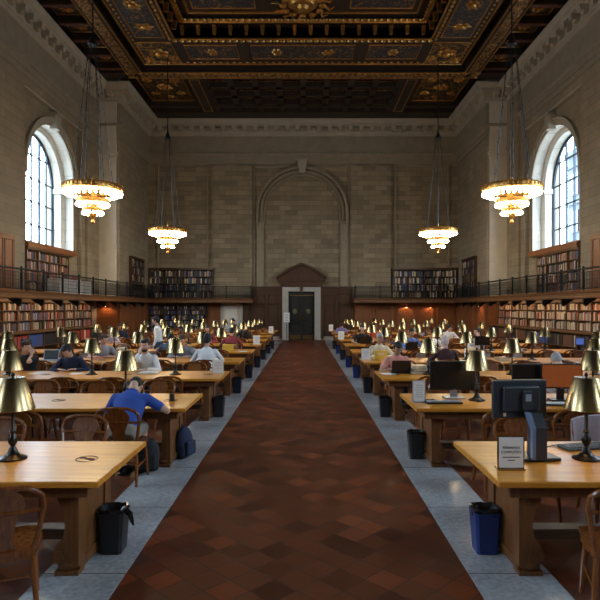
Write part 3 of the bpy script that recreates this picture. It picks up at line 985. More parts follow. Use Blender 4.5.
for sx in (-1, 1): railing(sx)

# ================================================================== END WALL JOINERY
DX = -0.10
pn = MB()
for a, b in ((-3.1, DX - 1.2), (DX + 1.2, 2.95)):
    pn.box(((a + b) / 2, BACK_Y - 0.12, 1.69), (b - a, 0.22, 2.9))
    pn.box(((a + b) / 2, BACK_Y - 0.17, 3.17), (b - a + 0.06, 0.34, 0.10))
    pn.box(((a + b) / 2, BACK_Y - 0.14, 2.82), (b - a, 0.28, 0.08))
    n = 2
    for k in range(n):
        x0, x1 = a + (b - a) * k / n + 0.12, a + (b - a) * (k + 1) / n - 0.12
        for z0, z1 in ((0.45, 2.0), (2.15, 2.7)):
            pn.tube([(x0, BACK_Y - 0.235, z0), (x1, BACK_Y - 0.235, z0), (x1, BACK_Y - 0.235, z1), (x0, BACK_Y - 0.235, z1)], 0.035, 6, closed=True)
struct('trim_7', pn, 'panel', label='dark wood panelling either side of the end doorway', cat='panelling')
# doorway with marble surround and wooden pediment
dw = MB()
for s in (-1, 1): dw.box((DX + s * 0.965, BACK_Y - 0.16, 1.47), (0.36, 0.36, 2.94 - 0.04))
dw.box((DX, BACK_Y - 0.16, 3.05), (2.29, 0.36, 0.26))
d1 = struct('door_1', dw, 'marble_frame', label='dark double door in a pale marble surround below a pediment', cat='door')
for s in (-1, 1):
    lf = MB().box((DX + s * 0.39, BACK_Y - 0.06, 1.48), (0.77, 0.06, 2.94))
    for z0, z1 in ((0.5, 1.0), (1.15, 2.7)):
        lf.tube([(DX + s * 0.14, BACK_Y - 0.09, z0), (DX + s * 0.66, BACK_Y - 0.09, z0), (DX + s * 0.66, BACK_Y - 0.09, z1), (DX + s * 0.14, BACK_Y - 0.09, z1)], 0.025, 6, closed=True)
    l_ = obj('door_leaf', lf, plain('black_leather_door', (0.012, 0.013, 0.013), 0.4), d1)
    obj('kick_plate', MB().box((DX + s * 0.39, BACK_Y - 0.10, 0.17), (0.66, 0.015, 0.26)), 'brass', l_)
    obj('door_handle', MB().tube([(DX + s * 0.10, BACK_Y - 0.14, 1.15), (DX + s * 0.10, BACK_Y - 0.14, 1.45)], 0.018, 6), 'brass', l_)
    obj('glazed_oval', MB().ell((DX + s * 0.40, BACK_Y - 0.10, 1.72), (0.12, 0.02, 0.17), 14, 8), plain('oval_light', (0.12, 0.11, 0.05), 0.3), l_)
obj('transom_bar', MB().box((DX, BACK_Y - 0.11, 2.68), (1.4, 0.03, 0.06)), 'brass', d1)
pe = MB()
pe.box((DX, BACK_Y - 0.20, 3.30), (2.5, 0.44, 0.20)).box((DX, BACK_Y - 0.26, 3.58), (2.84, 0.58, 0.12)).box((DX, BACK_Y - 0.22, 3.45), (2.7, 0.48, 0.14))
pe.prism([(DX - 1.44, 3.64), (DX + 1.44, 3.64), (DX + 1.44, 3.74), (DX + 0.7, 4.22), (DX, 4.54), (DX - 0.7, 4.22), (DX - 1.44, 3.74)], BACK_Y - 0.44, BACK_Y - 0.01, 'y')
pe.prism([(DX - 1.50, 3.66), (DX - 0.75, 4.16), (DX, 4.50), (DX + 0.75, 4.16), (DX + 1.50, 3.66), (DX + 1.50, 3.80), (DX + 0.75, 4.32), (DX, 4.64), (DX - 0.75, 4.32), (DX - 1.50, 3.80)], BACK_Y - 0.62, BACK_Y - 0.01, 'y')
obj('pediment', pe, 'panel', d1)
obj('keystone', MB().box((DX, BACK_Y - 0.36, 3.12), (0.22, 0.12, 0.34), taper=0.7), 'panel', d1)
for s in (-1, 1): obj('side_post', MB().box((DX + s * 1.24, BACK_Y - 0.16, 1.65), (0.18, 0.34, 3.1)), 'panel', d1)
# notice on a stand before the left jamb
nt_ = thing('notice_stand', 'white notice on a slim stand before the left marble door jamb', 'sign', (-0.97, 32.9, 0))
obj('pole', MB().lathe([(0.15, 0), (0.15, 0.02), (0.018, 0.03), (0.018, 1.2)], 12), 'iron', nt_)
obj('board', MB().box((0, -0.02, 1.38), (0.34, 0.02, 0.56)), 'paper', nt_)
tl = MB()
for k in range(5): tl.box((0, -0.033, 1.56 - 0.09 * k), (0.22, 0.004, 0.02))
obj('print', tl, 'ink', nt_)

# white door below the left gallery at the end wall
dd = MB()
for s in (-1, 1): dd.box((-4.29 + s * 0.58, BACK_Y - 0.14, 1.11), (0.16, 0.26, 2.2))
dd.box((-4.29, BACK_Y - 0.14, 2.13), (1.32, 0.26, 0.17))
d2 = struct('door_2', dd, 'marble_frame', label='white door under the gallery left of the main doorway', cat='door')
lf = MB().box((-4.29, BACK_Y - 0.06, 1.03), (1.0, 0.06, 2.04))
for z0, z1 in ((0.3, 0.9), (1.05, 1.9)):
    lf.tube([(-4.65, BACK_Y - 0.09, z0), (-3.93, BACK_Y - 0.09, z0), (-3.93, BACK_Y - 0.09, z1), (-4.65, BACK_Y - 0.09, z1)], 0.02, 6, closed=True)
lf_o = obj('door_leaf', lf, 'white', d2)
obj('door_handle', MB().ell((-3.86, BACK_Y - 0.12, 1.0), (0.03, 0.04, 0.03), 8, 6), 'brass', lf_o)
# panelling beneath the gallery at the end wall and on the end blocks
def wainscot(name, label, y_or_x, a, b, axis, sgn, mat, zt=2.2):
    m = MB()
    n = max(1, round((b - a) / 1.15))
    if axis == 'x':      # plane facing -y at y
        y = y_or_x
        m.box(((a + b) / 2, y - 0.03, zt / 2 + 0.02), (b - a, 0.06, zt - 0.04))
        for k in range(n):
            x0, x1 = a + (b - a) * k / n + 0.12, a + (b - a) * (k + 1) / n - 0.12
            m.tube([(x0, y - 0.065, 0.4), (x1, y - 0.065, 0.4), (x1, y - 0.065, zt - 0.2), (x0, y - 0.065, zt - 0.2)], 0.03, 6, closed=True)
    else:
        x = y_or_x
        m.box((x - sgn * 0.03, (a + b) / 2, zt / 2 + 0.02), (0.06, b - a, zt - 0.04))
        for k in range(n):
            y0, y1 = a + (b - a) * k / n + 0.12, a + (b - a) * (k + 1) / n - 0.12
            m.tube([(x - sgn * 0.065, y0, 0.4), (x - sgn * 0.065, y1, 0.4), (x - sgn * 0.065, y1, zt - 0.2), (x - sgn * 0.065, y0, zt - 0.2)], 0.03, 6, closed=True, up=(1, 0, 0))
    return struct(name, m, mat, label=label, cat='panelling')
wainscot('trim_8', 'wood panelling under the gallery right of the main doorway', BACK_Y, 3.0, 9.25, 'x', 1, 'panel_red')
wainscot('trim_9', 'wood panelling between the white door and the left shelves', BACK_Y, -5.75, -4.98, 'x', 1, 'panel_red')
wainscot('trim_10', 'wood panelling between the white door and the main doorway', BACK_Y, -3.6, -3.12, 'x', 1, 'panel')
for i, sx in enumerate((-1, 1)):
    sd = 'left' if sx < 0 else 'right'
    wainscot('trim_%d' % (11 + i), 'reddish wood panelling on the %s corner block under the gallery' % sd, sx * BLOCK_X, BLOCK_Y - 0.06, BACK_Y - 0.1, 'y', sx, 'panel_red')
    m_ = MB().box((sx * 9.87, BLOCK_Y - 0.09, 1.12), (1.1, 0.06, 2.16))
    struct('trim_%d' % (13 + i), m_, 'panel_red', label='wood panel facing the room on the %s corner block' % sd, cat='panelling')

# ================================================================== BOOKCASES AND BOOKS
BOOKS = []      # (x, y, z, w_along, height, depth, axis, sign, colour, place)
def fill(x, y, z, length, axis, sgn, hmax, depth, place, pal, frac=0.94, tall=0.72):
    """books stand from (x,y) along the axis on a shelf top at z; spine faces -sgn*normal"""
    p = 0.01
    while p < length * frac:
        t = random.uniform(0.028, 0.062)
        if p + t > length - 0.01: break
        if random.random() < 0.05:
            p += random.uniform(0.03, 0.12)
            continue
        h = hmax * random.uniform(tall, 0.97)
        d = depth * random.uniform(0.75, 0.95)
        BOOKS.append([x, y, z, p, t, h, d, axis, sgn, random.choice(pal), place])
        p += t + 0.002
def bookcase(name, label, axis, sgn, x, y, length, zs, depth, bays, top=True, places=None, pal=None, mat='case', skip=(), back='case_dark'):
    """axis 'y': runs along +y with the front at x (sgn = side of the wall). axis 'x': runs along +x, front at y, wall behind (+y)."""
    t = thing(name, label, 'bookcase', (x, y, 0))
    z0, z1 = zs[0], zs[-1]
    def P(along_, into, z):
        return (sgn * into, along_, z) if axis == 'y' else (along_, into, z)
    def B(mb, a0, a1, i0, i1, za, zb):
        c = P((a0 + a1) / 2, (i0 + i1) / 2, (za + zb) / 2)
        s = (i1 - i0, a1 - a0, zb - za) if axis == 'y' else (a1 - a0, i1 - i0, zb - za)
        mb.box(c, s)
    bk = MB(); B(bk, 0, length, depth - 0.02, depth, z0 - 0.04, z1 + 0.04)
    obj('back_panel', bk, back, t)
    bl = length / bays
    for k in range(bays + 1):
        m = MB(); a = k * bl
        B(m, max(0, a - 0.025), min(length, a + 0.025), 0, depth - 0.02, z0 - 0.04, z1 + 0.04)
        obj('upright', m, mat, t)
    for i, z in enumerate(zs):
        m = MB(); B(m, 0.0, length, -0.012 if i == len(zs) - 1 else 0.006, depth - 0.021, z - 0.028, z)
        if i == len(zs) - 1: B(m, -0.03, length + 0.03, -0.05, depth, z, z + 0.09)
        obj('shelf', m, mat, t)
    for k in range(bays):
        for i in range(len(zs) - 1):
            if (k, i) in skip: continue
            hm = zs[i + 1] - zs[i] - 0.05
            if axis == 'y': fill(x + sgn * 0.02, y + k * bl + 0.03, zs[i], bl - 0.06, 'y', sgn, hm, depth - 0.06, places[i], pal, random.uniform(0.8, 1.0))
            else: fill(x + k * bl + 0.03, y + 0.02, zs[i], bl - 0.06, 'x', 1, hm, depth - 0.06, places[i], pal, random.uniform(0.8, 1.0))
    return t
PAL_L = ['brown', 'tan', 'cream', 'red', 'blue', 'black', 'grey', 'green', 'brown', 'tan']
PAL_R = ['cream', 'cream', 'tan', 'cream', 'brown', 'red', 'black', 'tan', 'grey']
PAL_E = ['black', 'black', 'brown', 'black', 'green', 'blue', 'black', 'cream', 'black', 'tan']
PAL_D = ['black', 'brown', 'blue', 'green', 'black', 'brown', 'tan', 'red', 'cream']
shn = ['bottom shelf', 'lower shelf', 'middle shelf', 'top shelf']
for sx, pal in ((-1, PAL_L), (1, PAL_R)):
    sd = 'left' if sx < 0 else 'right'
    X0 = sx * 9.80
    ya, yb = 12.6, 26.0 if sx < 0 else 28.2
    bays = 14 if sx < 0 else 17
    bookcase('wall_bookcase', 'tall wooden bookcase along the %s wall beneath the gallery' % sd, 'y', sx, X0, ya, yb - ya,
             [1.14, 1.50, 1.86, 2.16], 0.34, bays,
             places=['lower shelf under the %s gallery' % sd, 'middle shelf under the %s gallery' % sd, 'top shelf under the %s gallery' % sd], pal=pal)
    # deep base with a counter on which the tall case stands
    t = thing('low_bookcase', 'low deep case with a counter top beneath the %s wall shelves' % sd, 'bookcase', (sx * 9.42, ya, 0))
    cm = MB().box((sx * 0.36, (yb - ya) / 2, 1.075), (0.80, yb - ya, 0.05))
    obj('counter_top', cm, 'case', t)
    bm_ = MB().box((sx * 0.72, (yb - ya) / 2, 0.525), (0.04, yb - ya, 1.05)); obj('back_panel', bm_, 'case_dark', t)
    for zz in (0.06, 0.56): obj('shelf', MB().box((sx * 0.35, (yb - ya) / 2, zz), (0.70, yb - ya, 0.03)), 'case', t)
    nb = int((yb - ya) / 1.05)
    for k in range(nb + 1):
        obj('upright', MB().box((sx * 0.35, min(yb - ya - .02, max(.02, k * (yb - ya) / nb)), 0.525), (0.7, 0.04, 1.05)), 'case', t)
    cols = ['black', 'green', 'black', 'brown', 'black', 'red', 'blue', 'black', 'black', 'red', 'red', 'black'] if sx < 0 else ['black', 'brown', 'black', 'blue', 'green', 'black', 'brown', 'black', 'blue', 'black', 'brown']
    for k in range(nb):
        bl = (yb - ya) / nb
        cc = cols[k % len(cols)]
        p = 0.04
        while p < bl - 0.12:
            tt = random.uniform(0.05, 0.09)
            BOOKS.append([sx * 9.44, ya + k * bl + 0.02, 0.575, p, tt, 0.42 * random.uniform(0.9, 1), 0.34, 'y', sx, cc if random.random() < 0.85 else random.choice(PAL_D), 'deep low case under the %s wall shelves' % sd])
            p += tt + 0.002
    # cases on the gallery below the window, with an orange-brown sill board
    bookcase('gallery_bookcase', 'wooden bookcase on the %s gallery under the arched window' % sd, 'y', sx, sx * 10.39, 21.1, 3.8,
             [2.56, 3.0, 3.42, 3.82, 4.20], 0.23, 4, places=['lowest shelf below the %s window' % sd, 'lower shelf below the %s window' % sd, 'upper shelf below the %s window' % sd, 'top shelf below the %s window' % sd], pal=PAL_D)
    obj('sill_board', MB().box((sx * 10.48, 23.4, 4.41), (0.28, 4.6, 0.16)).box((sx * 10.34, 23.4, 4.34), (0.05, 4.6, 0.14)), 'sillwood', WALLS[sx])
    # wooden closet door in the pier beside the window
    dm = MB().box((sx * (PIER_X - 0.04), 19.35, 3.50), (0.08, 1.55, 2.04))
    do = struct('door_%d' % (3 if sx < 0 else 4), dm, 'panel_red', label='wooden closet door on the %s gallery in the pier before the window' % sd, cat='door')
    pp = MB()
    for y0, y1 in ((18.75, 19.28), (19.42, 19.95)):
        pp.tube([(sx * (PIER_X - 0.085), y0, 2.7), (sx * (PIER_X - 0.085), y1, 2.7), (sx * (PIER_X - 0.085), y1, 4.35), (sx * (PIER_X - 0.085), y0, 4.35)], 0.03, 6, closed=True, up=(1, 0, 0))
    obj('door_panel_moulding', pp, 'case', do)
    obj('door_knob', MB().ell((sx * (PIER_X - 0.12), 19.36, 3.4), (0.035,) * 3, 8, 6), 'brass', do)
    # side case on the corner block, gallery level
    bookcase('corner_bookcase', 'dark bookcase on the side of the %s corner block above the gallery' % sd, 'y', sx, sx * (BLOCK_X - 0.17), 29.9, 2.3,
             [2.56, 3.0, 3.4, 3.8, 4.2, 4.62], 0.17, 3, places=['%s corner block bookcase' % sd] * 5, pal=PAL_E, mat='panel')
    # end wall gallery cases
    xa = -9.2 if sx < 0 else 5.35
    bookcase('end_wall_bookcase', 'wide bookcase on the end wall gallery at the %s' % sd, 'x', 1, xa, BACK_Y - 0.36, 3.86,
             [2.56, 2.98, 3.40, 3.82, 4.24], 0.35, 4, places=['lowest shelf of the %s end wall case' % sd, 'lower shelf of the %s end wall case' % sd, 'upper shelf of the %s end wall case' % sd, 'top shelf of the %s end wall case' % sd],
             pal=PAL_E if sx < 0 else PAL_E + ['cream', 'cream'], mat='panel')
# low end-wall case under the left gallery
bookcase('end_wall_low_bookcase', 'bookcase on the end wall under the left gallery, left of the white door', 'x', 1, -9.2, BACK_Y - 0.40, 3.4,
         [0.12, 0.5, 0.86, 1.22, 1.56, 1.86, 2.12], 0.36, 4, places=['end wall case under the left gallery'] * 6, pal=PAL_E + ['blue', 'blue'], mat='panel')

# make the books: the 300 that show largest are things, the rest one object
def book_geo(bk):
    x, y, z, p, t, h, d, axis, sgn, colr, place = bk
    if axis == 'y': return (x + sgn * d / 2, y + p + t / 2, z + h / 2), (d, t, h)
    return (x + p + t / 2, y + d / 2, z + h / 2), (t, d, h)
sc = []
for bk in BOOKS:
    (cx, cy, cz), s = book_geo(bk)
    px, py = proj(cx, cy, cz)
    vis = -2 < px < 602
    size = bk[4] * bk[5] / cy ** 2 * (1.0 if vis else 1e-5)
    if bk[7] == 'y': size *= abs(cx) / cy
    if 'deep low' in bk[10]: size *= 0.25
    sc.append((size, bk))
sc.sort(key=lambda q: -q[0])
book_me = {}
for colr in BOOKCOL:
    for axis in 'yx':
        # spine in front, boards either side, page block set in at top and fore edge (unit size)
        m = MB()
        if axis == 'y':
            m.mat(0).box((0, 0.46, 0), (1, 0.08, 1)).box((0, -0.46, 0), (1, 0.08, 1))
            m.mat(1).box((0, 0, 0), (0.9, 0.84, 0.95))
            m.mat(0).box((-0.47, 0, 0), (0.06, 0.84, 1)).box((0.47, 0, 0), (0.06, 0.84, 1))
        else:
            m.mat(0).box((0.46, 0, 0), (0.08, 1, 1)).box((-0.46, 0, 0), (0.08, 1, 1))
            m.mat(1).box((0, 0.0, 0), (0.84, 0.9, 0.95))
            m.mat(0).box((0, -0.47, 0), (0.84, 0.06, 1)).box((0, 0.47, 0), (0.84, 0.06, 1))
        book_me[colr, axis] = m.mesh('book', ['b_' + colr, 'paper2'])
rest = MB()
cn_ = list(BOOKCOL)
for i, (s_, bk) in enumerate(sc):
    cpos, s = book_geo(bk)
    if i < 300:
        o = put('book', book_me[bk[9], bk[7]], None, cpos, (0, 0, 0), s)
        tag(o, '%s hardback book on the %s' % (bk[9], bk[10]), 'book', '%s books, %s' % (bk[9], bk[10]))
    elif s_ > 0:
        rest.mat(cn_.index(bk[9])).box(cpos, s)
o = obj('books', rest, ['b_' + q for q in cn_])
tag(o, 'remaining rows of books filling the wall and gallery bookcases', 'books', kind='stuff')

# boxes and a stack of books on the left gallery behind the railing
for k in range(4):
    tag(obj('archive_box', MB().box((0, 0, 0.29), (0.5, 0.72, 0.58), bev=0.02), 'white', None, loc=(-9.45, 21.6 + 0.8 * k, GAL_Z1 + 0.0)),
        'white archive box on the left gallery behind the railing, %s from the near end' % ['first', 'second', 'third', 'last'][k], 'box', 'white archive boxes on the left gallery')
for k in range(3):
    tag(obj('book', MB().mat(0).box((0, 0, 0), (0.3, 0.42, 0.05)).mat(1).box((0.01, 0, 0), (0.29, 0.40, 0.04)), ['b_red' if k != 1 else 'b_brown', 'paper2'], None, loc=(-9.42, 23.2, GAL_Z1 + 0.61 + 0.055 * k), rot=(0, 0, 0.2 * k)),
        '%s book lying %s on the white archive boxes of the left gallery' % (['red', 'brown', 'red'][k], ['lowest', 'in the middle', 'topmost'][k]), 'book', 'books lying on the archive boxes')

# shelf strip lights beneath the gallery, and small bracket lamps on the panelling
for sx in (-1, 1):
    sd = 'left' if sx < 0 else 'right'
    yb = 26.0 if sx < 0 else 28.0
    t = thing('shelf_light', 'slim strip light under the %s gallery above the bookshelves' % sd, 'light', (sx * 9.42, 12.6, GAL_Z0))
    obj('housing', MB().box((0, (yb - 12.6) / 2, -0.01), (0.10, yb - 12.6, 0.02)), 'bronze', t)
    obj('valance', MB().box((-sx * 0.045, (yb - 12.6) / 2, -0.03), (0.008, yb - 12.6, 0.06)), 'bronze', t)
    obj('tube', MB().box((sx * 0.01, (yb - 12.6) / 2, -0.026), (0.05, yb - 12.8, 0.014)), 'strip', t)
def bracket_lamp(x, y, ang, label):
    t = thing('wall_lamp', label, 'lamp', (x, y, 2.02), ang)
    obj('arm', MB().tube([(0, 0, 0), (0, -0.10, 0.03), (0, -0.16, 0)], 0.012, 6), 'brass', t)
    obj('shade', MB().lathe([(0.04, 0.02), (0.09, -0.05)], 12, (0, -0.16, 0), cap=False), 'brass', t)
    obj('bulb', MB().ell((0, -0.16, -0.02), (0.03, 0.03, 0.035), 8, 5), 'warmtube', t)
bracket_lamp(-9.87, 28.2, 0, 'brass wall lamp on the left corner block panel facing the room')
bracket_lamp(9.22, 28.9, R(-90), 'brass wall lamp on the right corner block panelling, nearer one')
bracket_lamp(6.2, BACK_Y - 0.08, 0, 'brass wall lamp on the right end wall panelling, nearer the doorway')
bracket_lamp(7.6, BACK_Y - 0.08, 0, 'brass wall lamp on the right end wall panelling, nearer the corner')

# ================================================================== CHANDELIERS
def chandelier_proto():
    t = put('chandelier', None)
    # local origin at the top ring centre
    rg = MB()
    n = 40
    rg.lathe([(0.77, -0.05), (0.82, -0.05), (0.83, 0.01), (0.82, 0.06), (0.84, 0.08), (0.82, 0.10), (0.77, 0.10), (0.77, -0.05)], n, cap=False)
    for k in range(n):
        a = 2 * PI * k / n
        rg.box((0.83 * math.cos(a), 0.83 * math.sin(a), 0.02), (0.03, 0.05, 0.08), None)
    obj('ring_top', rg, 'gilt', t)
    hr = MB().lathe([(0.58, -0.13), (0.80, -0.07), (0.80, -0.05), (0.56, -0.11)], n, cap=False)
    obj('ring_pan', hr, 'gilt', t)
    r2 = MB().lathe([(0.38, -0.41), (0.45, -0.41), (0.46, -0.34), (0.43, -0.29), (0.38, -0.29), (0.38, -0.41)], 28, cap=False)
    obj('ring_middle', r2, 'gilt', t)
    r3 = MB().lathe([(0.22, -0.65), (0.28, -0.65), (0.29, -0.60), (0.26, -0.55), (0.22, -0.55), (0.22, -0.65)], 24, cap=False)
    obj('ring_bottom', r3, 'gilt', t)
    st = MB().lathe([(0.01, -1.03), (0.05, -1.00), (0.06, -0.95), (0.03, -0.92), (0.03, -0.88), (0.10, -0.80), (0.13, -0.70), (0.07, -0.62), (0.04, -0.5), (0.03, 0.0), (0.03, 0.3), (0.01, 0.34)], 14)
    for k in range(6):
        a = 2 * PI * k / 6
        st.tube([(0.03 * math.cos(a), 0.03 * math.sin(a), 0.05), (0.8 * math.cos(a), 0.8 * math.sin(a), 0.06)], 0.012, 5)
        st.tube([(0.03 * math.cos(a), 0.03 * math.sin(a), -0.35), (0.40 * math.cos(a), 0.40 * math.sin(a), -0.35)], 0.012, 5)
        st.tube([(0.40 * math.cos(a), 0.40 * math.sin(a), -0.33), (0.7 * math.cos(a), 0.7 * math.sin(a), -0.1)], 0.012, 5)
        st.tube([(0.25 * math.cos(a), 0.25 * math.sin(a), -0.60), (0.40 * math.cos(a), 0.40 * math.sin(a), -0.38)], 0.010, 5)
    obj('stem', st, 'gilt', t)
    bm = MB().ell((0, 0, 0), (0.040, 0.040, 0.044), 7, 5)
    bme = bm.mesh('bulb', 'bulb')
    for cnt, r, z in ((38, 0.79, -0.14), (26, 0.63, -0.20), (22, 0.43, -0.47), (14, 0.27, -0.71)):
        for k in range(cnt):
            a = 2 * PI * (k + 0.5) / cnt
            put('bulb', bme, t, (r * math.cos(a), r * math.sin(a), z))
    top = 9.55 - 5.38
    for k in range(6):
        a = 2 * PI * (k + 0.25) / 6
        ch = MB()
        p0, p1 = Vector((0.56 * math.cos(a), 0.56 * math.sin(a), 0.06)), Vector((0.10 * math.cos(a), 0.10 * math.sin(a), top))
        ch.tube([p0, p1], 0.009, 5)
        for q in range(1, 9):
            pp = p0.lerp(p1, q / 9)
            ch.ell(pp, (0.018, 0.018, 0.04), 6, 4)
        obj('hanger', ch, 'iron', t)
    hp = MB().lathe([(0.13, top - 0.04), (0.15, top), (0.08, top + 0.12), (0.03, top + 0.3)], 12)
    hp.tube([(0, 0, top + 0.2), (0, 0, 14.2 - 5.38 - 0.62)], 0.022, 6)
    hp.lathe([(0.02, 14.2 - 5.38 - 0.72), (0.2, 14.2 - 5.38 - 0.62)], 12)
    obj('chain', hp, 'iron', t)
    return t
cp = chandelier_proto()
first = True
for sx in (-1, 1):
    for yy, w_ in ((16.2, 'nearer'), (25.1, 'farther')):
        o = cp if first else copy_tree(cp)
        first = False
        o.location = (sx * 6.06, yy, 5.38)
        tag(o, 'three-tiered gilt chandelier of lit bulbs, the %s one on the %s' % (w_, 'left' if sx < 0 else 'right'), 'chandelier', 'chandeliers')
# ================================================================== READING TABLES
TABLE_Y0, TABLE_STEP, TABLE_D, TABLE_IN, TABLE_LEN, TOP_Z = 3.765, 2.75, 1.16, 1.33, 6.32, 0.76
NT = 10
ORD = ['front', 'second', 'third', 'fourth', 'fifth', 'sixth', 'seventh', 'eighth', 'ninth', 'last']
NTH = ['first', 'second', 'third', 'fourth', 'fifth', 'sixth', 'seventh', 'eighth']
SIDE = {-1: 'left', 1: 'right'}
def yc_table(n): return TABLE_Y0 + TABLE_STEP * n + TABLE_D / 2

def table_proto():
    """local origin: floor, at the aisle end, x runs away from the aisle, y across"""
    t = put('reading_table', None)
    L, D = TABLE_LEN, TABLE_D
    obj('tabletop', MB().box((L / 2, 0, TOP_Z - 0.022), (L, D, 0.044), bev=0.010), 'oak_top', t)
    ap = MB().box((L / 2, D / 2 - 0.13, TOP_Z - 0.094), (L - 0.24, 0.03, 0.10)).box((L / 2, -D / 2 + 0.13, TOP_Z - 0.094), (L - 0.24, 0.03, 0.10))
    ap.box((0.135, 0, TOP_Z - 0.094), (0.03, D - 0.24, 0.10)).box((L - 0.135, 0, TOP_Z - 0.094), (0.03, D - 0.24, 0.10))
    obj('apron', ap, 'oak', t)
    for x, dr in ((0.285, 1), (2.2, 1), (4.12, -1), (L - 0.285, -1)):
        # trestle: square panelled post with a carved scroll bracket on its inner side
        p = MB()
        for yy in (-0.27, 0.27):
            p.box((x - dr * 0.025, yy, 0.40), (0.06, 0.13, 0.64))
        p.box((x - dr * 0.02, 0, 0.40), (0.04, 0.46, 0.60))
        p.box((x + dr * 0.03, 0, 0.700), (0.20, 0.72, 0.03))
        prof = [(0.0, 0.10), (0.20, 0.10), (0.215, 0.17), (0.17, 0.23), (0.105, 0.29), (0.085, 0.37), (0.095, 0.45), (0.14, 0.53), (0.19, 0.60), (0.20, 0.66), (0.18, 0.69), (0.0, 0.69)]
        for yy in (-0.27, 0.27):
            p.prism([(x + dr * (u * 0.70 - 0.02), v) for u, v in prof], yy - 0.07, yy + 0.07, 'y')
            for u, v, rr in ((0.10, 0.64, 0.035), (0.10, 0.155, 0.038)):
                p.lathe([(rr, -0.085), (rr, 0.085)], 12, mtx=Matrix.Translation((x + dr * (u - 0.02), yy, v)) @ Matrix.Rotation(R(90), 4, 'X'))
        po = obj('pedestal', p, 'oak', t)
        ft = MB().box((x + dr * 0.03, 0, 0.065), (0.17, 0.60, 0.08), bev=0.02)
        for s in (-1, 1):
            ft.ell((x + dr * 0.035, s * 0.27, 0.085), (0.085, 0.08, 0.055), 12, 7).box((x + dr * 0.035, s * 0.27, 0.02), (0.17, 0.12, 0.04))
        obj('foot', ft, 'oak', po)
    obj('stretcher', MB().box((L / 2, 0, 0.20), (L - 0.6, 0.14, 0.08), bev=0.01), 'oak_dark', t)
    for x in (0.30, 1.72, 3.15, 4.55):
        pl = MB().mat(0).lathe([(0.085, 0), (0.085, 0.003), (0.076, 0.003), (0.076, 0.0)], 20, (0, 0, 0), cap=False)
        pl.mat(1).box((-0.03, 0.012, 0.004), (0.07, 0.022, 0.003)).box((0.035, -0.018, 0.004), (0.05, 0.018, 0.003))
        obj('outlet_plate', pl, ['oak', 'ink'], t, loc=(x, 0.0, TOP_Z))
    return t
def mirror_tree(o):
    o.rotation_euler.z = PI
tp = table_proto()
first = True
for n in range(NT):
    for sx in (-1, 1):
        o = tp if first else copy_tree(tp)
        first = False
        o.location = (1.36 if sx > 0 else -1.335, yc_table(n), 0)
        o.rotation_euler.z = PI if sx < 0 else 0
        tag(o, 'long oak reading table, %s from the front on the %s of the aisle' % (ORD[n] if n else 'the first', SIDE[sx]), 'table', 'oak reading tables')

# ================================================================== CHAIRS
def chair_meshes():
    seat = MB()
    poly = [(-0.19, -0.21), (0.19, -0.21), (0.23, 0.02), (0.215, 0.19), (0.14, 0.225), (-0.14, 0.225), (-0.215, 0.19), (-0.23, 0.02)]
    seat.prism(poly, 0.418, 0.452, 'z')
    seat.prism([(x * .93, y * .93) for x, y in poly], 0.385, 0.418, 'z')
    hoop = MB()
    pts = [(-0.175, -0.19, 0.44), (-0.205, -0.215, 0.56), (-0.225, -0.24, 0.68)]
    for k in range(9):
        a = PI - PI * k / 8
        ex = abs(math.cos(a)) ** 0.7 * (1 if math.cos(a) > 0 else -1)
        ez = abs(math.sin(a)) ** 0.7
        pts.append((0.235 * ex, -0.255 - 0.03 * ez, 0.725 + 0.135 * ez))
    pts += [(0.225, -0.24, 0.68), (0.205, -0.215, 0.56), (0.175, -0.19, 0.44)]
    hoop.tube(pts, 0.017, 8, sx=1.0)
    splat = MB()
    rows = [(0.445, 0.075, -0.185), (0.52, 0.062, -0.205), (0.60, 0.072, -0.226), (0.68, 0.105, -0.246), (0.75, 0.135, -0.265), (0.80, 0.12, -0.278), (0.855, 0.06, -0.288)]
    vs = []
    for z, hw, y in rows: vs += [(-hw, y - 0.007, z), (hw, y - 0.007, z), (hw, y + 0.007, z), (-hw, y + 0.007, z)]
    fs = []
    for i in range(len(rows) - 1):
        for k in range(4): fs.append((i * 4 + k, i * 4 + (k + 1) % 4, i * 4 + 4 + (k + 1) % 4, i * 4 + 4 + k))
    fs += [(0, 1, 2, 3), tuple(4 * (len(rows) - 1) + k for k in range(4))]
    splat.add(vs, fs)
    # low cross rail closing the back beneath the hand slots
    splat.tube([(-0.222, -0.243, 0.70), (0, -0.262, 0.705), (0.222, -0.243, 0.70)], 0.014, 6)
    legs = []
    for sx_, sy_ in ((-1, 1), (1, 1), (-1, -1), (1, -1)):
        l = MB().tube([(sx_ * 0.17, sy_ * 0.17 if sy_ > 0 else -0.17, 0.39), (sx_ * 0.185, sy_ * 0.185, 0.22), (sx_ * 0.20, 0.20 if sy_ > 0 else -0.245, 0.0)], [0.021, 0.019, 0.014], 8)
        legs.append(l)
    sr = MB()
    for s in (-1, 1): sr.tube([(s * 0.185, 0.183, 0.20), (s * 0.188, -0.205, 0.20)], 0.010, 6)
    sr.tube([(-0.186, 0, 0.20), (0.186, 0, 0.20)], 0.010, 6)
    return seat, hoop, splat, legs, sr
_seat, _hoop, _splat, _legs, _str = chair_meshes()
ME_SEAT, ME_HOOP, ME_SPLAT, ME_STR = _seat.mesh('seat', 'chair'), _hoop.mesh('back_hoop', 'chair'), _splat.mesh('splat', 'chair'), _str.mesh('stretcher', 'chair')
ME_LEGS = [l.mesh('leg', 'chair') for l in _legs]
def make_chair():
    c = put('armless_chair', None)
    c.name = 'reading_chair'
    put('seat', ME_SEAT, c); put('back_hoop', ME_HOOP, c); put('splat', ME_SPLAT, c); put('stretcher', ME_STR, c)
    for m in ME_LEGS: put('leg', m, c)
    return c
CHAIR_OFF = 0.26
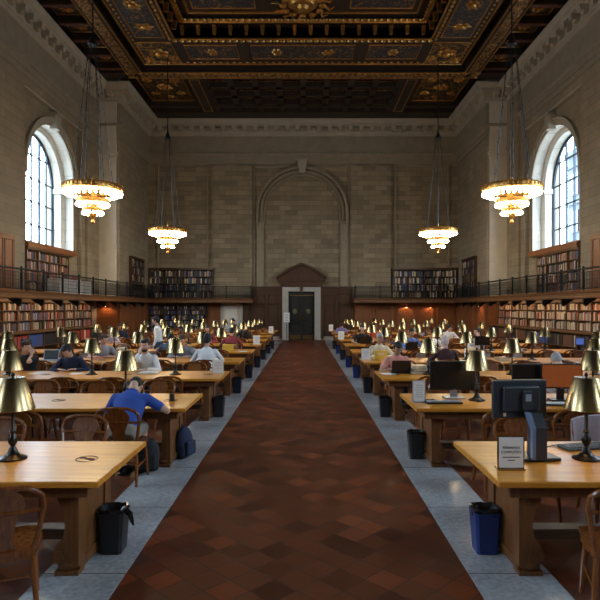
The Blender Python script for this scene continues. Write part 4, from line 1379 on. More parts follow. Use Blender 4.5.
def chair_xs(n, sx): return [sx * (TABLE_IN + 0.79 + 0.80 * k) for k in range(7)]
# people: (side, table, near/far edge, x, ...) claim the chair nearest to them
rngc = random.Random(5)
def bestchair(n, sx, x): 
    xs = chair_xs(n, sx)
    return min(range(7), key=lambda k: abs(xs[k] - x))
cproto = None
CHAIRS = {}
def place_chairs(seated):
    """seated: dict (n, sx, edge) -> {chair index: x}"""
    global cproto
    for n in range(NT):
        for sx in (-1, 1):
            for edge in (-1, 1):           # -1 near edge (sitter looks away from camera), 1 far edge
                for k, x0 in enumerate(chair_xs(n, sx)):
                    occ = seated.get((n, sx, edge), {}).get(k)
                    x = x0 + rngc.uniform(-0.05, 0.05)
                    y = yc_table(n) + edge * (TABLE_D / 2 + CHAIR_OFF + (0 if occ is not None else rngc.uniform(-0.04, 0.16)))
                    rz = (0 if edge < 0 else PI) + rngc.uniform(-0.16, 0.16)
                    if occ is not None:
                        x, y, rz = occ[0], occ[1], occ[2]
                    if n == 0 and edge < 0 and k == 0: x, y, rz = (-1.86, 3.55, 0.45) if sx < 0 else (2.06, 3.55, -0.3)
                    if not (inframe(x, y, 0.85, 24) or inframe(x, y, 0.3, 24)): continue
                    if n == 0 and edge < 0:
                        if k: continue
                    c = make_chair()
                    c.location = (x, y, 0); c.rotation_euler.z = rz
                    tag(c, 'bow-back wooden chair, %s side of %s %s-hand table, %s from the aisle' % ('near' if edge < 0 else 'far', 'the ' + ORD[n], SIDE[sx], NTH[k]), 'chair', 'chairs along the reading tables')
                    CHAIRS[n, sx, edge, k] = c

# ================================================================== DESK LAMPS
def lamp_proto():
    t = put('desk_lamp', None)
    b = MB().lathe([(0.105, 0), (0.105, 0.012), (0.085, 0.022), (0.06, 0.030), (0.040, 0.048), (0.030, 0.075), (0.018, 0.10)], 20)
    obj('base', b, 'bronze', t)
    p = MB().lathe([(0.018, 0.10), (0.032, 0.125), (0.038, 0.15), (0.028, 0.175), (0.017, 0.20), (0.024, 0.215), (0.014, 0.23), (0.013, 0.42), (0.012, 0.60)], 14)
    obj('pole', p, 'bronze', t)
    s = MB().lathe([(0.160, 0.385), (0.162, 0.388), (0.095, 0.625), (0.088, 0.632), (0.0, 0.634)], 28, cap=False)
    s.lathe([(0.157, 0.386), (0.092, 0.622)], 28, cap=False)
    obj('shade', s, 'brass', t)
    obj('finial', MB().lathe([(0.006, 0.634), (0.014, 0.645), (0.016, 0.655), (0.004, 0.672)], 10), 'bronze', t)
    obj('bulb', MB().ell((0.05, 0, 0.46), (0.026, 0.026, 0.04), 8, 6), 'lampbulb', t)
    return t
LAMP_XS = [2.26, 3.73, 5.2, 6.67]
lp = lamp_proto()
first = True
rngl = random.Random(3)
for n in range(NT):
    for sx in (-1, 1):
        for k, lx in enumerate(LAMP_XS):
            x, y = sx * lx + (0.05 if sx < 0 else -0.02), yc_table(n)
            if not inframe(x, y, 1.2, 18): continue
            o = lp if first else copy_tree(lp)
            first = False
            o.location = (x, y, TOP_Z)
            o.rotation_euler.z = rngl.uniform(0, 6.28)
            tag(o, 'brass-shaded desk lamp on the %s %s-hand table, %s from the aisle' % (ORD[n], SIDE[sx], NTH[k]), 'lamp', 'brass desk lamps on the tables')

# ================================================================== PEOPLE
def remeshed(mb, voxel, name, mat, parent=None, smooth=3):
    me = mb.mesh(name + '_src', mat)
    tmp = bpy.data.objects.new('tmp', me)
    COL.objects.link(tmp)
    r = tmp.modifiers.new('r', 'REMESH'); r.mode = 'VOXEL'; r.voxel_size = voxel; r.use_smooth_shade = True
    s = tmp.modifiers.new('s', 'SMOOTH'); s.iterations = smooth; s.factor = 0.5
    dg = bpy.context.evaluated_depsgraph_get()
    dg.update()
    ev = tmp.evaluated_get(dg)
    out = bpy.data.meshes.new_from_object(ev)
    bpy.data.objects.remove(tmp)
    bpy.data.meshes.remove(me)
    out.name = name
    out.materials.clear()
    out.materials.append(M[mat])
    out.polygons.foreach_set('use_smooth', [True] * len(out.polygons))
    return put(name, out, parent)
def ik(S, T, a, b, pole):
    S, T = Vector(S), Vector(T)
    d = T - S
    L = min(d.length, (a + b) * 0.985)
    u = d.normalized()
    T = S + u * L
    x = (a * a - b * b + L * L) / (2 * L)
    h = math.sqrt(max(0, a * a - x * x))
    p = Vector(pole) - u * Vector(pole).dot(u)
    p.normalize()
    return S + u * x + p * h, T
def person(name_label, loc, rotz, pose, shirt, hair, skin='skin_a', lower='c_denim', sleeve='long', hairstyle='short', lean=14, head=(20, 0), standing=False, beard=False, detail=0.010, scale=1.0):
    """local frame: origin on the floor below the pelvis, looking along +y"""
    top = 0.92 if standing else 0.555
    hip = Vector((0, -0.06 if not standing else 0, top))
    la = R(lean)
    up = Vector((0, math.sin(la), math.cos(la)))
    fw = Vector((0, math.cos(la), -math.sin(la)))
    X = Vector((1, 0, 0))
    def T(h, f=0, x=0): return hip + up * h + fw * f + X * x
    sw = 0.175
    neck0, neck1 = T(0.50, -0.005), T(0.575, 0.025)
    hp, hy = R(head[0] + lean * 0.4), R(head[1])
    HM = Matrix.Translation(neck1 + Vector((0, 0.0, 0))) @ Matrix.Rotation(hy, 4, 'Z') @ Matrix.Rotation(-hp, 4, 'X')
    def torso(mb, g):
        mb.loft([(T(-0.06), 0.13 + g, 0.10 + g, X, fw), (T(0.0), 0.165 + g, 0.115 + g, X, fw), (T(0.12), 0.150 + g, 0.105 + g, X, fw), (T(0.25), 0.158 + g, 0.108 + g, X, fw),
                 (T(0.36), 0.172 + g, 0.112 + g, X, fw), (T(0.43), 0.165 + g, 0.095 + g, X, fw), (T(0.48), 0.11 + g, 0.075 + g, X, fw), (T(0.515), 0.062 + g * .8, 0.058 + g * .8, X, fw)], 18)
        for s in (-1, 1):
            mb.ell(T(0.425, 0, s * (sw - 0.01)), (0.056 + g, 0.056 + g, 0.056 + g), 12, 8)
    arms = []
    for s in (-1, 1):
        S = T(0.43, 0.0, s * sw)
        tgt = pose['l' if s < 0 else 'r']
        if tgt == 'face':
            hc = HM @ Vector((s * 0.075, 0.075, 0.035))
            E, W = ik(S, hc + Vector((s * 0.02, 0.02, -0.06)), 0.285, 0.245, (s * 0.5, 0.6, -1))
            hd = Vector((-s * 0.25, -0.3, 1)).normalized()
        elif tgt == 'down':
            E, W = ik(S, S + Vector((s * 0.06, 0.10, -0.51)), 0.285, 0.245, (s * 0.2, -1, 0))
            hd = Vector((0, 0.15, -1)).normalized()
        else:
            E, W = ik(S, Vector((s * tgt[0], tgt[1], tgt[2])), 0.285, 0.245, (s * 1.0, -0.3, -0.55))
            hd = (W - E); hd.z *= 0.2; hd = (hd.normalized() + Vector((-s * 0.35, 0.2, 0))).normalized()
        arms.append((s, S, E, W, hd))
    b = MB()
    torso(b, 0)
    b.cap(neck0 - up * 0.03, neck1 + Vector((0, 0.01, 0.05)), 0.056, 0.050)
    # head
    def hE(c, r): b.ell((0, 0, 0), r, 16, 11, HM @ Matrix.Translation(c))
    hE((0, 0.010, 0.130), (0.074, 0.092, 0.098)); hE((0, 0.034, 0.075), (0.058, 0.066, 0.075)); hE((0, 0.060, 0.030), (0.030, 0.030, 0.026))
    hE((0, 0.104, 0.092), (0.012, 0.016, 0.020)); hE((0, 0.097, 0.112), (0.009, 0.012, 0.024))
    for s in (-1, 1):
        hE((s * 0.076, 0.0, 0.100), (0.010, 0.020, 0.030)); hE((s * 0.030, 0.086, 0.130), (0.024, 0.014, 0.010)); hE((s * 0.040, 0.070, 0.085), (0.022, 0.02, 0.022))
    hE((0, 0.093, 0.058), (0.024, 0.012, 0.006)); hE((0, 0.092, 0.048), (0.020, 0.012, 0.006))
    for s, S, E, W, hd in arms:
        b.cap(S, E, 0.046, 0.037); b.cap(E, W, 0.037, 0.026)
        # hand: palm, four unequal fingers and a thumb off the side
        side = hd.cross(Vector((0, 0, 1)))
        side = side.normalized() if side.length > 0.1 else X
        nrm = side.cross(hd).normalized()
        for q in (-0.5, 0.5): b.cap(W + side * q * 0.028, W + hd * 0.085 + side * q * 0.045, 0.017, 0.0155)
        for q, ln in ((-0.036, 0.058), (-0.012, 0.074), (0.012, 0.080), (0.036, 0.070)):
            p0 = W + hd * 0.088 + side * q
            p1 = p0 + hd * ln * 0.5 - nrm * 0.006 + side * q * 0.25
            p2 = p1 + hd * ln * 0.42 - nrm * 0.026
            b.cap(p0, p1, 0.0098, 0.0092, 8); b.cap(p1, p2, 0.0092, 0.0082, 8)
        ts = -s
        p0 = W + hd * 0.03 + side * ts * 0.026
        p1 = p0 + hd * 0.035 + side * ts * 0.034 - nrm * 0.006
        b.cap(p0, p1, 0.0125, 0.011, 8); b.cap(p1, p1 + hd * 0.034 + side * ts * 0.006, 0.011, 0.009, 8)
    legs = []
    for s in (-1, 1):
        H = Vector((s * 0.088, hip.y, top - 0.0))
        if standing: K, A = Vector((s * 0.095, hip.y + 0.03, 0.49)), Vector((s * 0.10, hip.y, 0.085))
        else: K, A = Vector((s * 0.10, hip.y + 0.42, 0.525)), Vector((s * 0.095, hip.y + 0.37 + 0.05 * s, 0.085))
        legs.append((s, H, K, A))
        b.cap(H, K, 0.082, 0.054, 12); b.cap(K, A, 0.053, 0.036, 12)
        b.cap(A - Vector((0, 0, 0.03)), A + Vector((0, 0.12, -0.055)), 0.035, 0.026)
    body = remeshed(b, detail, 'person', skin)
    tag(body, name_label, 'person')
    # clothes
    sh = MB()
    torso(sh, 0.014)
    for s, S, E, W, hd in arms:
        if sleeve == 'long':
            sh.cap(S, E, 0.058, 0.049); sh.cap(E, E.lerp(W, 0.90), 0.049, 0.036)
        elif sleeve == 'short':
            sh.cap(S, S.lerp(E, 0.62), 0.064, 0.060)
    collar = MB()
    shirt_o = remeshed(sh, 0.014, 'shirt', shirt, body, 4)
    col = MB().tube([neck0 + X * (0.064 * math.cos(a)) + fw * (0.064 * math.sin(a)) + up * (0.012) for a in [2 * PI * k / 16 for k in range(16)]], 0.014, 8, closed=True)
    obj('collar', col, shirt, body)
    tr = MB()
    tr.loft([(T(-0.08), 0.15, 0.12, X, fw), (T(-0.0), 0.182, 0.134, X, fw), (T(0.06), 0.172, 0.125, X, fw)], 16)
    for s, H, K, A in legs:
        if lower == 'c_khaki': tr.cap(H, H.lerp(K, 0.92), 0.097, 0.078, 12)
        else: tr.cap(H, K, 0.097, 0.068, 12); tr.cap(K, K.lerp(A, 0.95), 0.067, 0.055, 12)
    remeshed(tr, 0.016, 'trousers', lower, body, 3)
    for s, H, K, A in legs:
        so = MB().ell((A.x, A.y + 0.055, 0.045), (0.048, 0.135, 0.045), 12, 7).box((A.x, A.y + 0.055, 0.012), (0.085, 0.25, 0.022)).lathe([(0.046, 0.04), (0.043, 0.10)], 12, (A.x, A.y - 0.01, 0))
        obj('shoe', so, 'black', body)
    # hair
    hm = MB()
    def hairE(c, r): hm.ell((0, 0, 0), r, 16, 11, HM @ Matrix.Translation(c))
    hairE((0, -0.018, 0.158), (0.083, 0.096, 0.086)); hairE((0, -0.045, 0.110), (0.078, 0.068, 0.085))
    hairE((0, -0.058, 0.078), (0.066, 0.045, 0.062)); hairE((0, 0.045, 0.196), (0.062, 0.052, 0.034))
    for s in (-1, 1): hairE((s * 0.066, 0.005, 0.135), (0.017, 0.040, 0.048))
    if hairstyle == 'long':
        hairE((0, -0.065, 0.04), (0.088, 0.05, 0.13)); hairE((0, -0.08, -0.05), (0.075, 0.045, 0.12))
        for s in (-1, 1): hairE((s * 0.072, -0.015, 0.06), (0.024, 0.045, 0.11))
    if hairstyle == 'bun': hairE((0, -0.10, 0.205), (0.05, 0.045, 0.045))
    if hairstyle == 'curly':
        for k in range(16):
            a = 2 * PI * k / 16
            hairE((0.07 * math.cos(a), -0.02 + 0.075 * math.sin(a), 0.17 + 0.02 * (k % 3)), (0.034,) * 3)
    remeshed(hm, 0.010, 'hair', hair, body, 2)
    if beard:
        bd = MB()
        bd.ell((0, 0, 0), (0.060, 0.056, 0.046), 14, 9, HM @ Matrix.Translation((0, 0.046, 0.036)))
        bd.ell((0, 0, 0), (0.030, 0.014, 0.008), 10, 6, HM @ Matrix.Translation((0, 0.096, 0.071)))
        remeshed(bd, 0.009, 'beard', hair, body, 1)
    for s in (-1, 1):
        ey = MB().mat(0).ell((0, 0, 0), (0.0125, 0.009, 0.0085), 10, 7, HM @ Matrix.Translation((s * 0.030, 0.091, 0.113)))
        ey.mat(1).ell((0, 0, 0), (0.006, 0.004, 0.006), 8, 5, HM @ Matrix.Translation((s * 0.030, 0.0985, 0.112)))
        obj('eye', ey, ['eyewhite', 'ink'], body)
        obj('eyebrow', MB().tube([HM @ Vector((s * 0.016, 0.099, 0.133)), HM @ Vector((s * 0.032, 0.098, 0.138)), HM @ Vector((s * 0.047, 0.088, 0.134))], 0.0035, 5), hair if hair != 'hair_pale' else 'hair_grey', body)
    obj('mouth', MB().tube([HM @ Vector((-0.022, 0.1015, 0.053)), HM @ Vector((0, 0.1055, 0.0525)), HM @ Vector((0.022, 0.1015, 0.053))], 0.003, 5), plain('lips', (0.30, 0.10, 0.08), 0.5, var=0) if 'lips' not in bpy.data.materials else bpy.data.materials['lips'], body)
    body.location = loc
    body.rotation_euler.z = rotz
    body.scale = (scale,) * 3
    return body
TZ = TOP_Z + 0.035
WRITE = {'l': (0.16, 0.32, TZ), 'r': (0.13, 0.36, TZ)}
WIDE = {'l': (0.30, 0.36, TZ), 'r': (0.30, 0.38, TZ)}
CHINL = {'l': 'face', 'r': (0.10, 0.32, TZ)}
CHINR = {'l': (0.10, 0.32, TZ), 'r': 'face'}
LAPTOP = {'l': (0.12, 0.30, TZ), 'r': (0.12, 0.30, TZ)}
LAP = {'l': (0.10, 0.28, 0.70), 'r': (0.10, 0.28, 0.70)}
REACH = {'l': (0.12, 0.36, TZ), 'r': (0.28, 0.40, TZ)}
DOWN = {'l': 'down', 'r': 'down'}
SEATED = {}
def sit(px, n, sx, edge, label, pose, shirt, hair, **kw):
    """px: column in the photograph; seats the person at that table edge on the nearest chair"""
    y = yc_table(n) + edge * (TABLE_D / 2 + CHAIR_OFF)
    x = (px - 304) * y / FPX + CAMX
    turn = kw.pop('turn', 0)
    k = bestchair(n, sx, x)
    rz = (0 if edge < 0 else PI) + R(turn)
    SEATED.setdefault((n, sx, edge), {})[k] = (x, y, rz)
    return person(label, (x, y, 0), rz, pose, shirt, hair, detail=0.0085 if n < 4 else 0.0115, **kw)
# left side of the aisle
sit(125, 1, -1, -1, 'person in a bright blue t-shirt bent over the second left-hand table, seen from behind', REACH, 'c_blue', 'hair_black', lower='c_khaki', sleeve='short', lean=40, head=(68, 8))
sit(146, 2, -1, 1, 'bearded person in a white shirt with one hand raised to the head', CHINR, 'c_white', 'hair_black', beard=True, lean=10, head=(10, 8), skin='skin_a')
sit(28, 2, -1, 1, 'dark-haired person in black leaning the chin on one hand at far left', CHINL, 'c_black', 'hair_brown', hairstyle='curly', lean=16, head=(14, 55), skin='skin_a', sleeve='short')
sit(74, 2, -1, 1, 'person in a navy sweater looking down at the third left-hand table', WRITE, 'c_navy', 'hair_black', lean=26, head=(34, -10), skin='skin_a')
sit(104, 3, -1, 1, 'person in a pale grey t-shirt turned sideways at the fourth left-hand table', WRITE, 'c_grey', 'hair_brown', sleeve='short', lean=18, head=(18, 45), turn=10)
sit(184, 3, -1, 1, 'person in a grey plaid shirt half hidden behind a lamp', WRITE, 'c_plaid', 'hair_brown', lean=20, head=(25, 0))
sit(207, 3, -1, -1, 'person in a white shirt seen from behind at the fourth left-hand table', WRITE, 'c_white', 'hair_black', lean=6, head=(12, 0), skin='skin_b', scale=1.03)
sit(168, 4, -1, -1, 'person in dark clothes bent over the fifth left-hand table', WRITE, 'c_denim', 'hair_black', lean=28, head=(30, 0))
sit(111, 5, -1, 1, 'person in a pale lilac shirt at the sixth left-hand table', WRITE, 'c_lilac', 'hair_brown', lean=14, head=(20, 0))
sit(122, 6, -1, 1, 'dark-haired person in navy at the seventh left-hand table', LAPTOP, 'c_navy', 'hair_black', lean=12, head=(20, 0))
sit(208, 5, -1, 1, 'person in a dark red top at the sixth left-hand table', WRITE, 'c_red', 'hair_brown', lean=10, head=(15, 0), hairstyle='long')
sit(244, 6, -1, 1, 'person in black behind an open laptop near the aisle', LAPTOP, 'c_black', 'hair_black', lean=10, head=(15, 0))
sit(231, 5, -1, -1, 'person in a maroon top seen from behind at the sixth left-hand table', WRITE, 'c_red', 'hair_black', lean=16, head=(25, 0))
sit(234, 8, -1, 1, 'dark-haired person in grey sitting before the white door', WRITE, 'c_plaid', 'hair_black', lean=4, head=(8, 0))
person('person in a white shirt standing between the tables at the left', ((161 - 304) * 16.75 / FPX, 16.72, 0), R(100), DOWN, 'c_white', 'hair_black', standing=True, lean=6, head=(12, 0), scale=0.97, detail=0.0115)
# right side
sit(396, 2, 1, 1, 'person in a pink t-shirt looking down at a black laptop', LAPTOP, 'c_pink', 'hair_black', sleeve='short', lean=20, head=(26, 0), skin='skin_b')
sit(379, 3, 1, 1, 'person in a cream top at the fourth right-hand table behind a yellow folder', WRITE, 'c_cream', 'hair_grey', lean=12, head=(18, 0), skin='skin_b')
sit(362, 5, 1, 1, 'person in a black t-shirt with arms spread on the table', WIDE, 'c_black', 'hair_black', sleeve='short', lean=6, head=(6, 0), skin='skin_a')
sit(341, 8, 1, 1, 'person in a purple top leaning on one of the farthest right-hand tables', WRITE, 'c_purple', 'hair_brown', lean=34, head=(40, 0))
sit(374, 6, 1, 1, 'person in an orange top at the seventh right-hand table', WRITE, 'c_orange', 'hair_black', lean=10, head=(15, 0), skin='skin_b')
sit(411, 4, 1, 1, 'person in a light blue shirt at the fifth right-hand table', WRITE, 'c_sky', 'hair_black', lean=10, head=(15, 0), skin='skin_b')
sit(446, 3, 1, -1, 'pale-haired person in dark maroon seen from behind', WRITE, 'c_maroon', 'hair_pale', lean=10, head=(12, 0))
sit(432, 4, 1, 1, 'person in a white shirt with dark hair behind the pale-haired reader', WRITE, 'c_white', 'hair_black', lean=16, head=(25, 0))
sit(478, 4, 1, 1, 'person in a white jacket over black looking sideways at the fifth right-hand table', CHINL, 'c_white', 'hair_brown', lean=4, head=(5, -50), turn=-20)
sit(448, 6, 1, 1, 'person in white leaning forward at the seventh right-hand table', WRITE, 'c_white', 'hair_black', lean=24, head=(20, 20))
sit(568, 2, 1, -1, 'grey-haired person seen from behind the orange screen', WRITE, 'c_navy', 'hair_grey', lean=40, head=(32, 0))
place_chairs(SEATED)

# ================================================================== BINS, BAGS
BINCOL = {(0, -1): 'black', (0, 1): 'blue', (1, 1): 'black', (2, -1): 'black', (2, 1): 'black', (3, -1): 'navy', (3, 1): 'black', (4, -1): 'navy', (4, 1): 'blue',
          (5, -1): 'navy', (5, 1): 'blue', (6, -1): 'black', (6, 1): 'navy', (7, -1): 'navy', (7, 1): 'blue', (8, -1): 'black', (8, 1): 'black'}
for (n, sx), colr in BINCOL.items():
    y = yc_table(n) + 0.10
    t = thing('waste_bin', '%s waste bin with a black liner at the aisle end of the %s %s-hand table' % (colr, ORD[n], SIDE[sx]), 'bin', (1.485 if sx > 0 else -1.46, y, 0.008), 0, 'waste bins along the aisle')
    bd = MB()
    ring = lambda s: [(0.115 * s, 0.09 * s), (0.09 * s, 0.115 * s), (-0.09 * s, 0.115 * s), (-0.115 * s, 0.09 * s), (-0.115 * s, -0.09 * s), (-0.09 * s, -0.115 * s), (0.09 * s, -0.115 * s), (0.115 * s, -0.09 * s)]
    vs = []
    zs_ = [(0.84, 0.0), (0.85, 0.01), (1.04, 0.34), (1.08, 0.36), (1.06, 0.36), (0.80, 0.04)]
    for s, z in zs_: vs += [(x, yy, z) for x, yy in ring(s)]
    fs = [tuple(range(8))]
    for i in range(len(zs_) - 1): fs += [(i * 8 + k, i * 8 + (k + 1) % 8, i * 8 + 8 + (k + 1) % 8, i * 8 + 8 + k) for k in range(8)]
    fs.append(tuple(8 * (len(zs_) - 1) + k for k in range(8)))
    bd.add(vs, fs)
    obj('bucket', bd, 'bin' + colr, t)
    lv = []
    rg = random.Random(n * 7 + sx)
    nn = 16
    prof = [(0.118, 0.26), (0.126, 0.30), (0.131, 0.36), (0.135, 0.385), (0.120, 0.39), (0.105, 0.34), (0.07, 0.22)]
    for r_, z in prof:
        for k in range(nn):
            a = 2 * PI * k / nn
            rr = r_ * (1 + rg.uniform(-0.03, 0.05))
            sq = 1.0 / max(abs(math.cos(a)), abs(math.sin(a))) ** 0.5
            lv.append((rr * sq * math.cos(a) * .92, rr * sq * math.sin(a) * .92, z + rg.uniform(-0.015, 0.015)))
    fs = []
    for i in range(len(prof) - 1): fs += [(i * nn + k, i * nn + (k + 1) % nn, (i + 1) * nn + (k + 1) % nn, (i + 1) * nn + k) for k in range(nn)]
    fs.append(tuple(nn * (len(prof) - 1) + k for k in range(nn)))
    ln = MB().add(lv, fs, True)
    if n == 0 and sx < 0: ln.tube([(0.12, -0.02, 0.36), (0.165, -0.03, 0.33), (0.185, -0.03, 0.26), (0.20, -0.035, 0.23)], [0.03, 0.028, 0.018, 0.006], 6)
    obj('liner', ln, 'bag', t)
    t.scale = (0.84, 0.88, 0.90)
def backpack(x, y, label, mat='black', rz=0.0, s=1.0):
    t = thing('backpack', label, 'bag', (x, y, 0.0), rz)
    b = MB().ell((0, 0, 0.20), (0.15, 0.10, 0.20), 16, 10).box((0, 0, 0.10), (0.27, 0.18, 0.18), bev=0.04)
    bo = remeshed(b, 0.014, 'body', mat, t, 3)
    bo.location.z = 0.005
    p = MB().box((0, -0.10, 0.14), (0.2, 0.06, 0.18), bev=0.025)
    obj('pocket', p, mat, t)
    st = MB()
    for q in (-1, 1): st.tube([(q * 0.07, 0.09, 0.36), (q * 0.09, 0.15, 0.28), (q * 0.09, 0.14, 0.12), (q * 0.08, 0.08, 0.06)], 0.014, 6)
    st.tube([(-0.03, 0.02, 0.40), (0, 0.02, 0.43), (0.03, 0.02, 0.40)], 0.009, 6)
    obj('strap', st, mat, t)
backpack(-1.50, 7.22, 'navy backpack on the marble strip at the end of the second left-hand table', 'c_navy', 1.2, 0.9)
backpack(-1.80, 6.60, 'black backpack on the floor by the second left-hand table pedestal', 'c_black', 0.3)

# ================================================================== THINGS ON THE TABLES
def onx(px, y): return (px - 304) * y / FPX + CAMX
def table_sign(n, sx, x, y, label, w=0.19, h=0.25, frame='brass', text=None, rz=0.0):
    t = thing('table_sign', label, 'sign', (x, y, TOP_Z), rz)
    obj('frame', MB().box((0, 0.006, h / 2), (w, 0.012, h)).box((0, 0.02, 0.006), (w, 0.09, 0.012)), frame, t)
    sh = obj('sheet', MB().box((0, -0.002, h / 2 + 0.003), (w - 0.022, 0.006, h - 0.026)), 'paper', t)
    if text:
        for i, (s_, sz, zz) in enumerate(text):
            cu = bpy.data.curves.new('lettering', 'FONT')
            cu.body = s_; cu.size = sz; cu.align_x = 'CENTER'; cu.align_y = 'CENTER'; cu.extrude = 0.0006
            tmp = bpy.data.objects.new('tmp', cu)
            COL.objects.link(tmp)
            dg = bpy.context.evaluated_depsgraph_get(); dg.update()
            me = bpy.data.meshes.new_from_object(tmp.evaluated_get(dg))
            bpy.data.objects.remove(tmp)
            me.materials.clear(); me.materials.append(M['ink'])
            put('lettering', me, sh, (0, -0.0062, zz), (R(90), 0, 0))
        obj('print', MB().box((0, -0.0055, 0.092), (0.125, 0.002, 0.006)).box((0, -0.0055, 0.070), (0.05, 0.002, 0.006)), 'ink', sh)
    else:
        l = MB()
        for k in range(6): l.box((0, -0.0055, h * 0.78 - k * h * 0.105), (w * (0.62 if k % 3 else 0.48), 0.002, h * 0.022))
        obj('print', l, 'c_grey', sh)
    return t
table_sign(0, 1, onx(511, 4.05), 4.05, 'brass-framed RESEARCH COMPUTERS sign on the front right-hand table', 0.195, 0.245, text=[('RESEARCH', 0.026, 0.160), ('COMPUTERS', 0.026, 0.128)])
table_sign(1, 1, onx(419, 6.95), 6.95, 'white upright notice on the second right-hand table', 0.16, 0.27, 'silver')
table_sign(2, -1, onx(218, 10.0), 10.0, 'cream upright notice at the aisle end of the third left-hand table', 0.20, 0.25, 'paper2')
table_sign(3, 1, onx(366, 12.6), 12.6, 'cream upright notice at the aisle end of the fourth right-hand table', 0.21, 0.26, 'paper2')
table_sign(5, -1, onx(256.5, 18.0), 18.0, 'pale upright notice at the aisle end of the sixth left-hand table', 0.22, 0.29, 'paper2')
table_sign(6, 1, onx(341, 20.8), 20.8, 'pale upright notice at the aisle end of the seventh right-hand table', 0.22, 0.31, 'paper2')
table_sign(8, -1, onx(271, 26.3), 26.3, 'white upright notice at the aisle end of the ninth left-hand table', 0.22, 0.31, 'paper')
table_sign(9, 1, onx(331, 28.9), 28.9, 'white upright notice at the aisle end of the last right-hand table', 0.22, 0.31, 'paper')

def monitor(x, y, rz, label, w, h, zc, screen='screen_dark', stand='plain', z0=TOP_Z):
    """front faces -y locally"""
    t = thing('computer_monitor', label, 'monitor', (x, y, z0), rz)
    obj('casing', MB().box((0, 0.02, zc), (w, 0.035, h), bev=0.008).box((0, 0.045, zc), (w * 0.6, 0.03, h * 0.6), bev=0.01), 'black', t)
    obj('screen', MB().box((0, 0.0015, zc + 0.004), (w - 0.03, 0.004, h - 0.034)), screen, t)
    if stand == 'plain':
        obj('stand', MB().box((0, 0.065, zc * 0.5 + 0.0), (0.09, 0.03, zc), bev=0.006).box((0, 0.07, 0.012), (0.26, 0.19, 0.02), bev=0.008), 'silver' if w > .55 else 'black', t)
        obj('badge', MB().box((0, -0.001, zc - h / 2 + 0.008), (0.03, 0.003, 0.006)), 'silver', t)
    return t
# front right table: screen seen from behind on a big stand with a pale arm
X0, Y0 = onx(519, 4.42), 4.42
t = thing('computer_monitor', 'black monitor seen from behind beside the RESEARCH COMPUTERS sign', 'monitor', (X0, Y0, TOP_Z), PI + 0.12)
obj('casing', MB().box((0, 0.0, 0.455), (0.445, 0.04, 0.30), bev=0.010).box((0, 0.035, 0.46), (0.30, 0.04, 0.20), bev=0.015), 'charcoal', t)
obj('screen', MB().box((0, -0.021, 0.457), (0.415, 0.003, 0.265)), 'screen_dark', t)
st = MB().mat(0).box((-0.03, 0.07, 0.45), (0.07, 0.04, 0.15), bev=0.006)
st.mat(1).prism([(0.06, 0.365), (0.125, 0.365), (0.192, 0.26), (0.192, 0.02), (0.16, 0.02), (0.16, 0.24)], -0.035, -0.008, 'x')
st.mat(0).prism([(0.02, 0.36), (0.12, 0.36), (0.19, 0.26), (0.19, 0.02), (0.06, 0.02), (0.06, 0.26)], -0.125, -0.035, 'x')
obj('stand_arm', st, ['charcoal', 'bluegrey'], t)
obj('badge', MB().box((-0.03, 0.092, 0.475), (0.045, 0.004, 0.055)), 'silver', t)
obj('sticker', MB().box((0.13, 0.022, 0.335), (0.022, 0.003, 0.026)), 'paper2', t)
obj('stand_base', MB().box((-0.10, 0.06, 0.014), (0.30, 0.24, 0.026), bev=0.008), 'black', t)
obj('side_port', MB().box((-0.13, 0.10, 0.13), (0.012, 0.05, 0.07)), 'black', t)
t = thing('keyboard', 'black keyboard and cable by the front right-hand desk lamp', 'keyboard', (onx(586, 4.66), 4.68, TOP_Z), 0.25)
obj('keyboard_body', MB().box((0, 0, 0.012), (0.42, 0.16, 0.022), bev=0.006), 'black', t)
ky = MB()
for i in range(5):
    for j in range(14): ky.box((-0.186 + 0.0286 * j, -0.055 + 0.028 * i, 0.026), (0.022, 0.021, 0.008))
obj('keys', ky, 'charcoal', t)
tag(obj('cable', MB().tube([(X0 + 0.16, 4.40, TOP_Z + 0.02), (X0 + 0.25, 4.5, TOP_Z + 0.02), (X0 + 0.24, 4.62, TOP_Z + 0.008), (X0 + 0.36, 4.70, TOP_Z + 0.008), (onx(575, 4.68) - .1, 4.76, TOP_Z + 0.01)], 0.005, 6), 'black'), 'thin black cable looping across the front right-hand table', 'cable')

# second right table: big dark screen facing the camera, keyboard, mouse
XM = onx(455, 7.2)
monitor(XM, 7.2, 0.0, 'wide black monitor with a dark screen on the second right-hand table', 0.64, 0.375, 0.30)
t = thing('keyboard', 'black and white keyboard before the wide dark monitor', 'keyboard', (onx(444, 6.85), 6.88, TOP_Z), 0.03)
obj('keyboard_body', MB().box((0, 0, 0.012), (0.44, 0.16, 0.022), bev=0.006), 'black', t)
ky = MB()
for i in range(5):
    for j in range(14): ky.box((-0.196 + 0.030 * j, -0.055 + 0.028 * i, 0.026), (0.024, 0.022, 0.008))
obj('keys', ky, 'silver', t)
tag(obj('mouse', MB().ell((0, 0, 0.016), (0.034, 0.058, 0.024), 12, 8).box((0, 0, 0.006), (0.05, 0.09, 0.012)), 'black', None, loc=(onx(478, 7.0), 7.0, TOP_Z)), 'black computer mouse right of the keyboard on the second right-hand table', 'mouse')
g = thing('eyeglasses', 'thin dark eyeglasses lying beside the white upright notice', 'eyeglasses', (onx(430, 6.95), 6.95, TOP_Z), 0.2)
gm = MB()
for s in (-1, 1): gm.tube([(s * 0.033 + 0.026 * math.cos(a), 0, 0.022 + 0.02 * math.sin(a)) for a in [2 * PI * k / 12 for k in range(12)]], 0.003, 5, closed=True, up=(0, 1, 0))
gm.tube([(-0.008, 0, 0.028), (0.008, 0, 0.028)], 0.003, 5)
obj('frame', gm, 'ink', g)
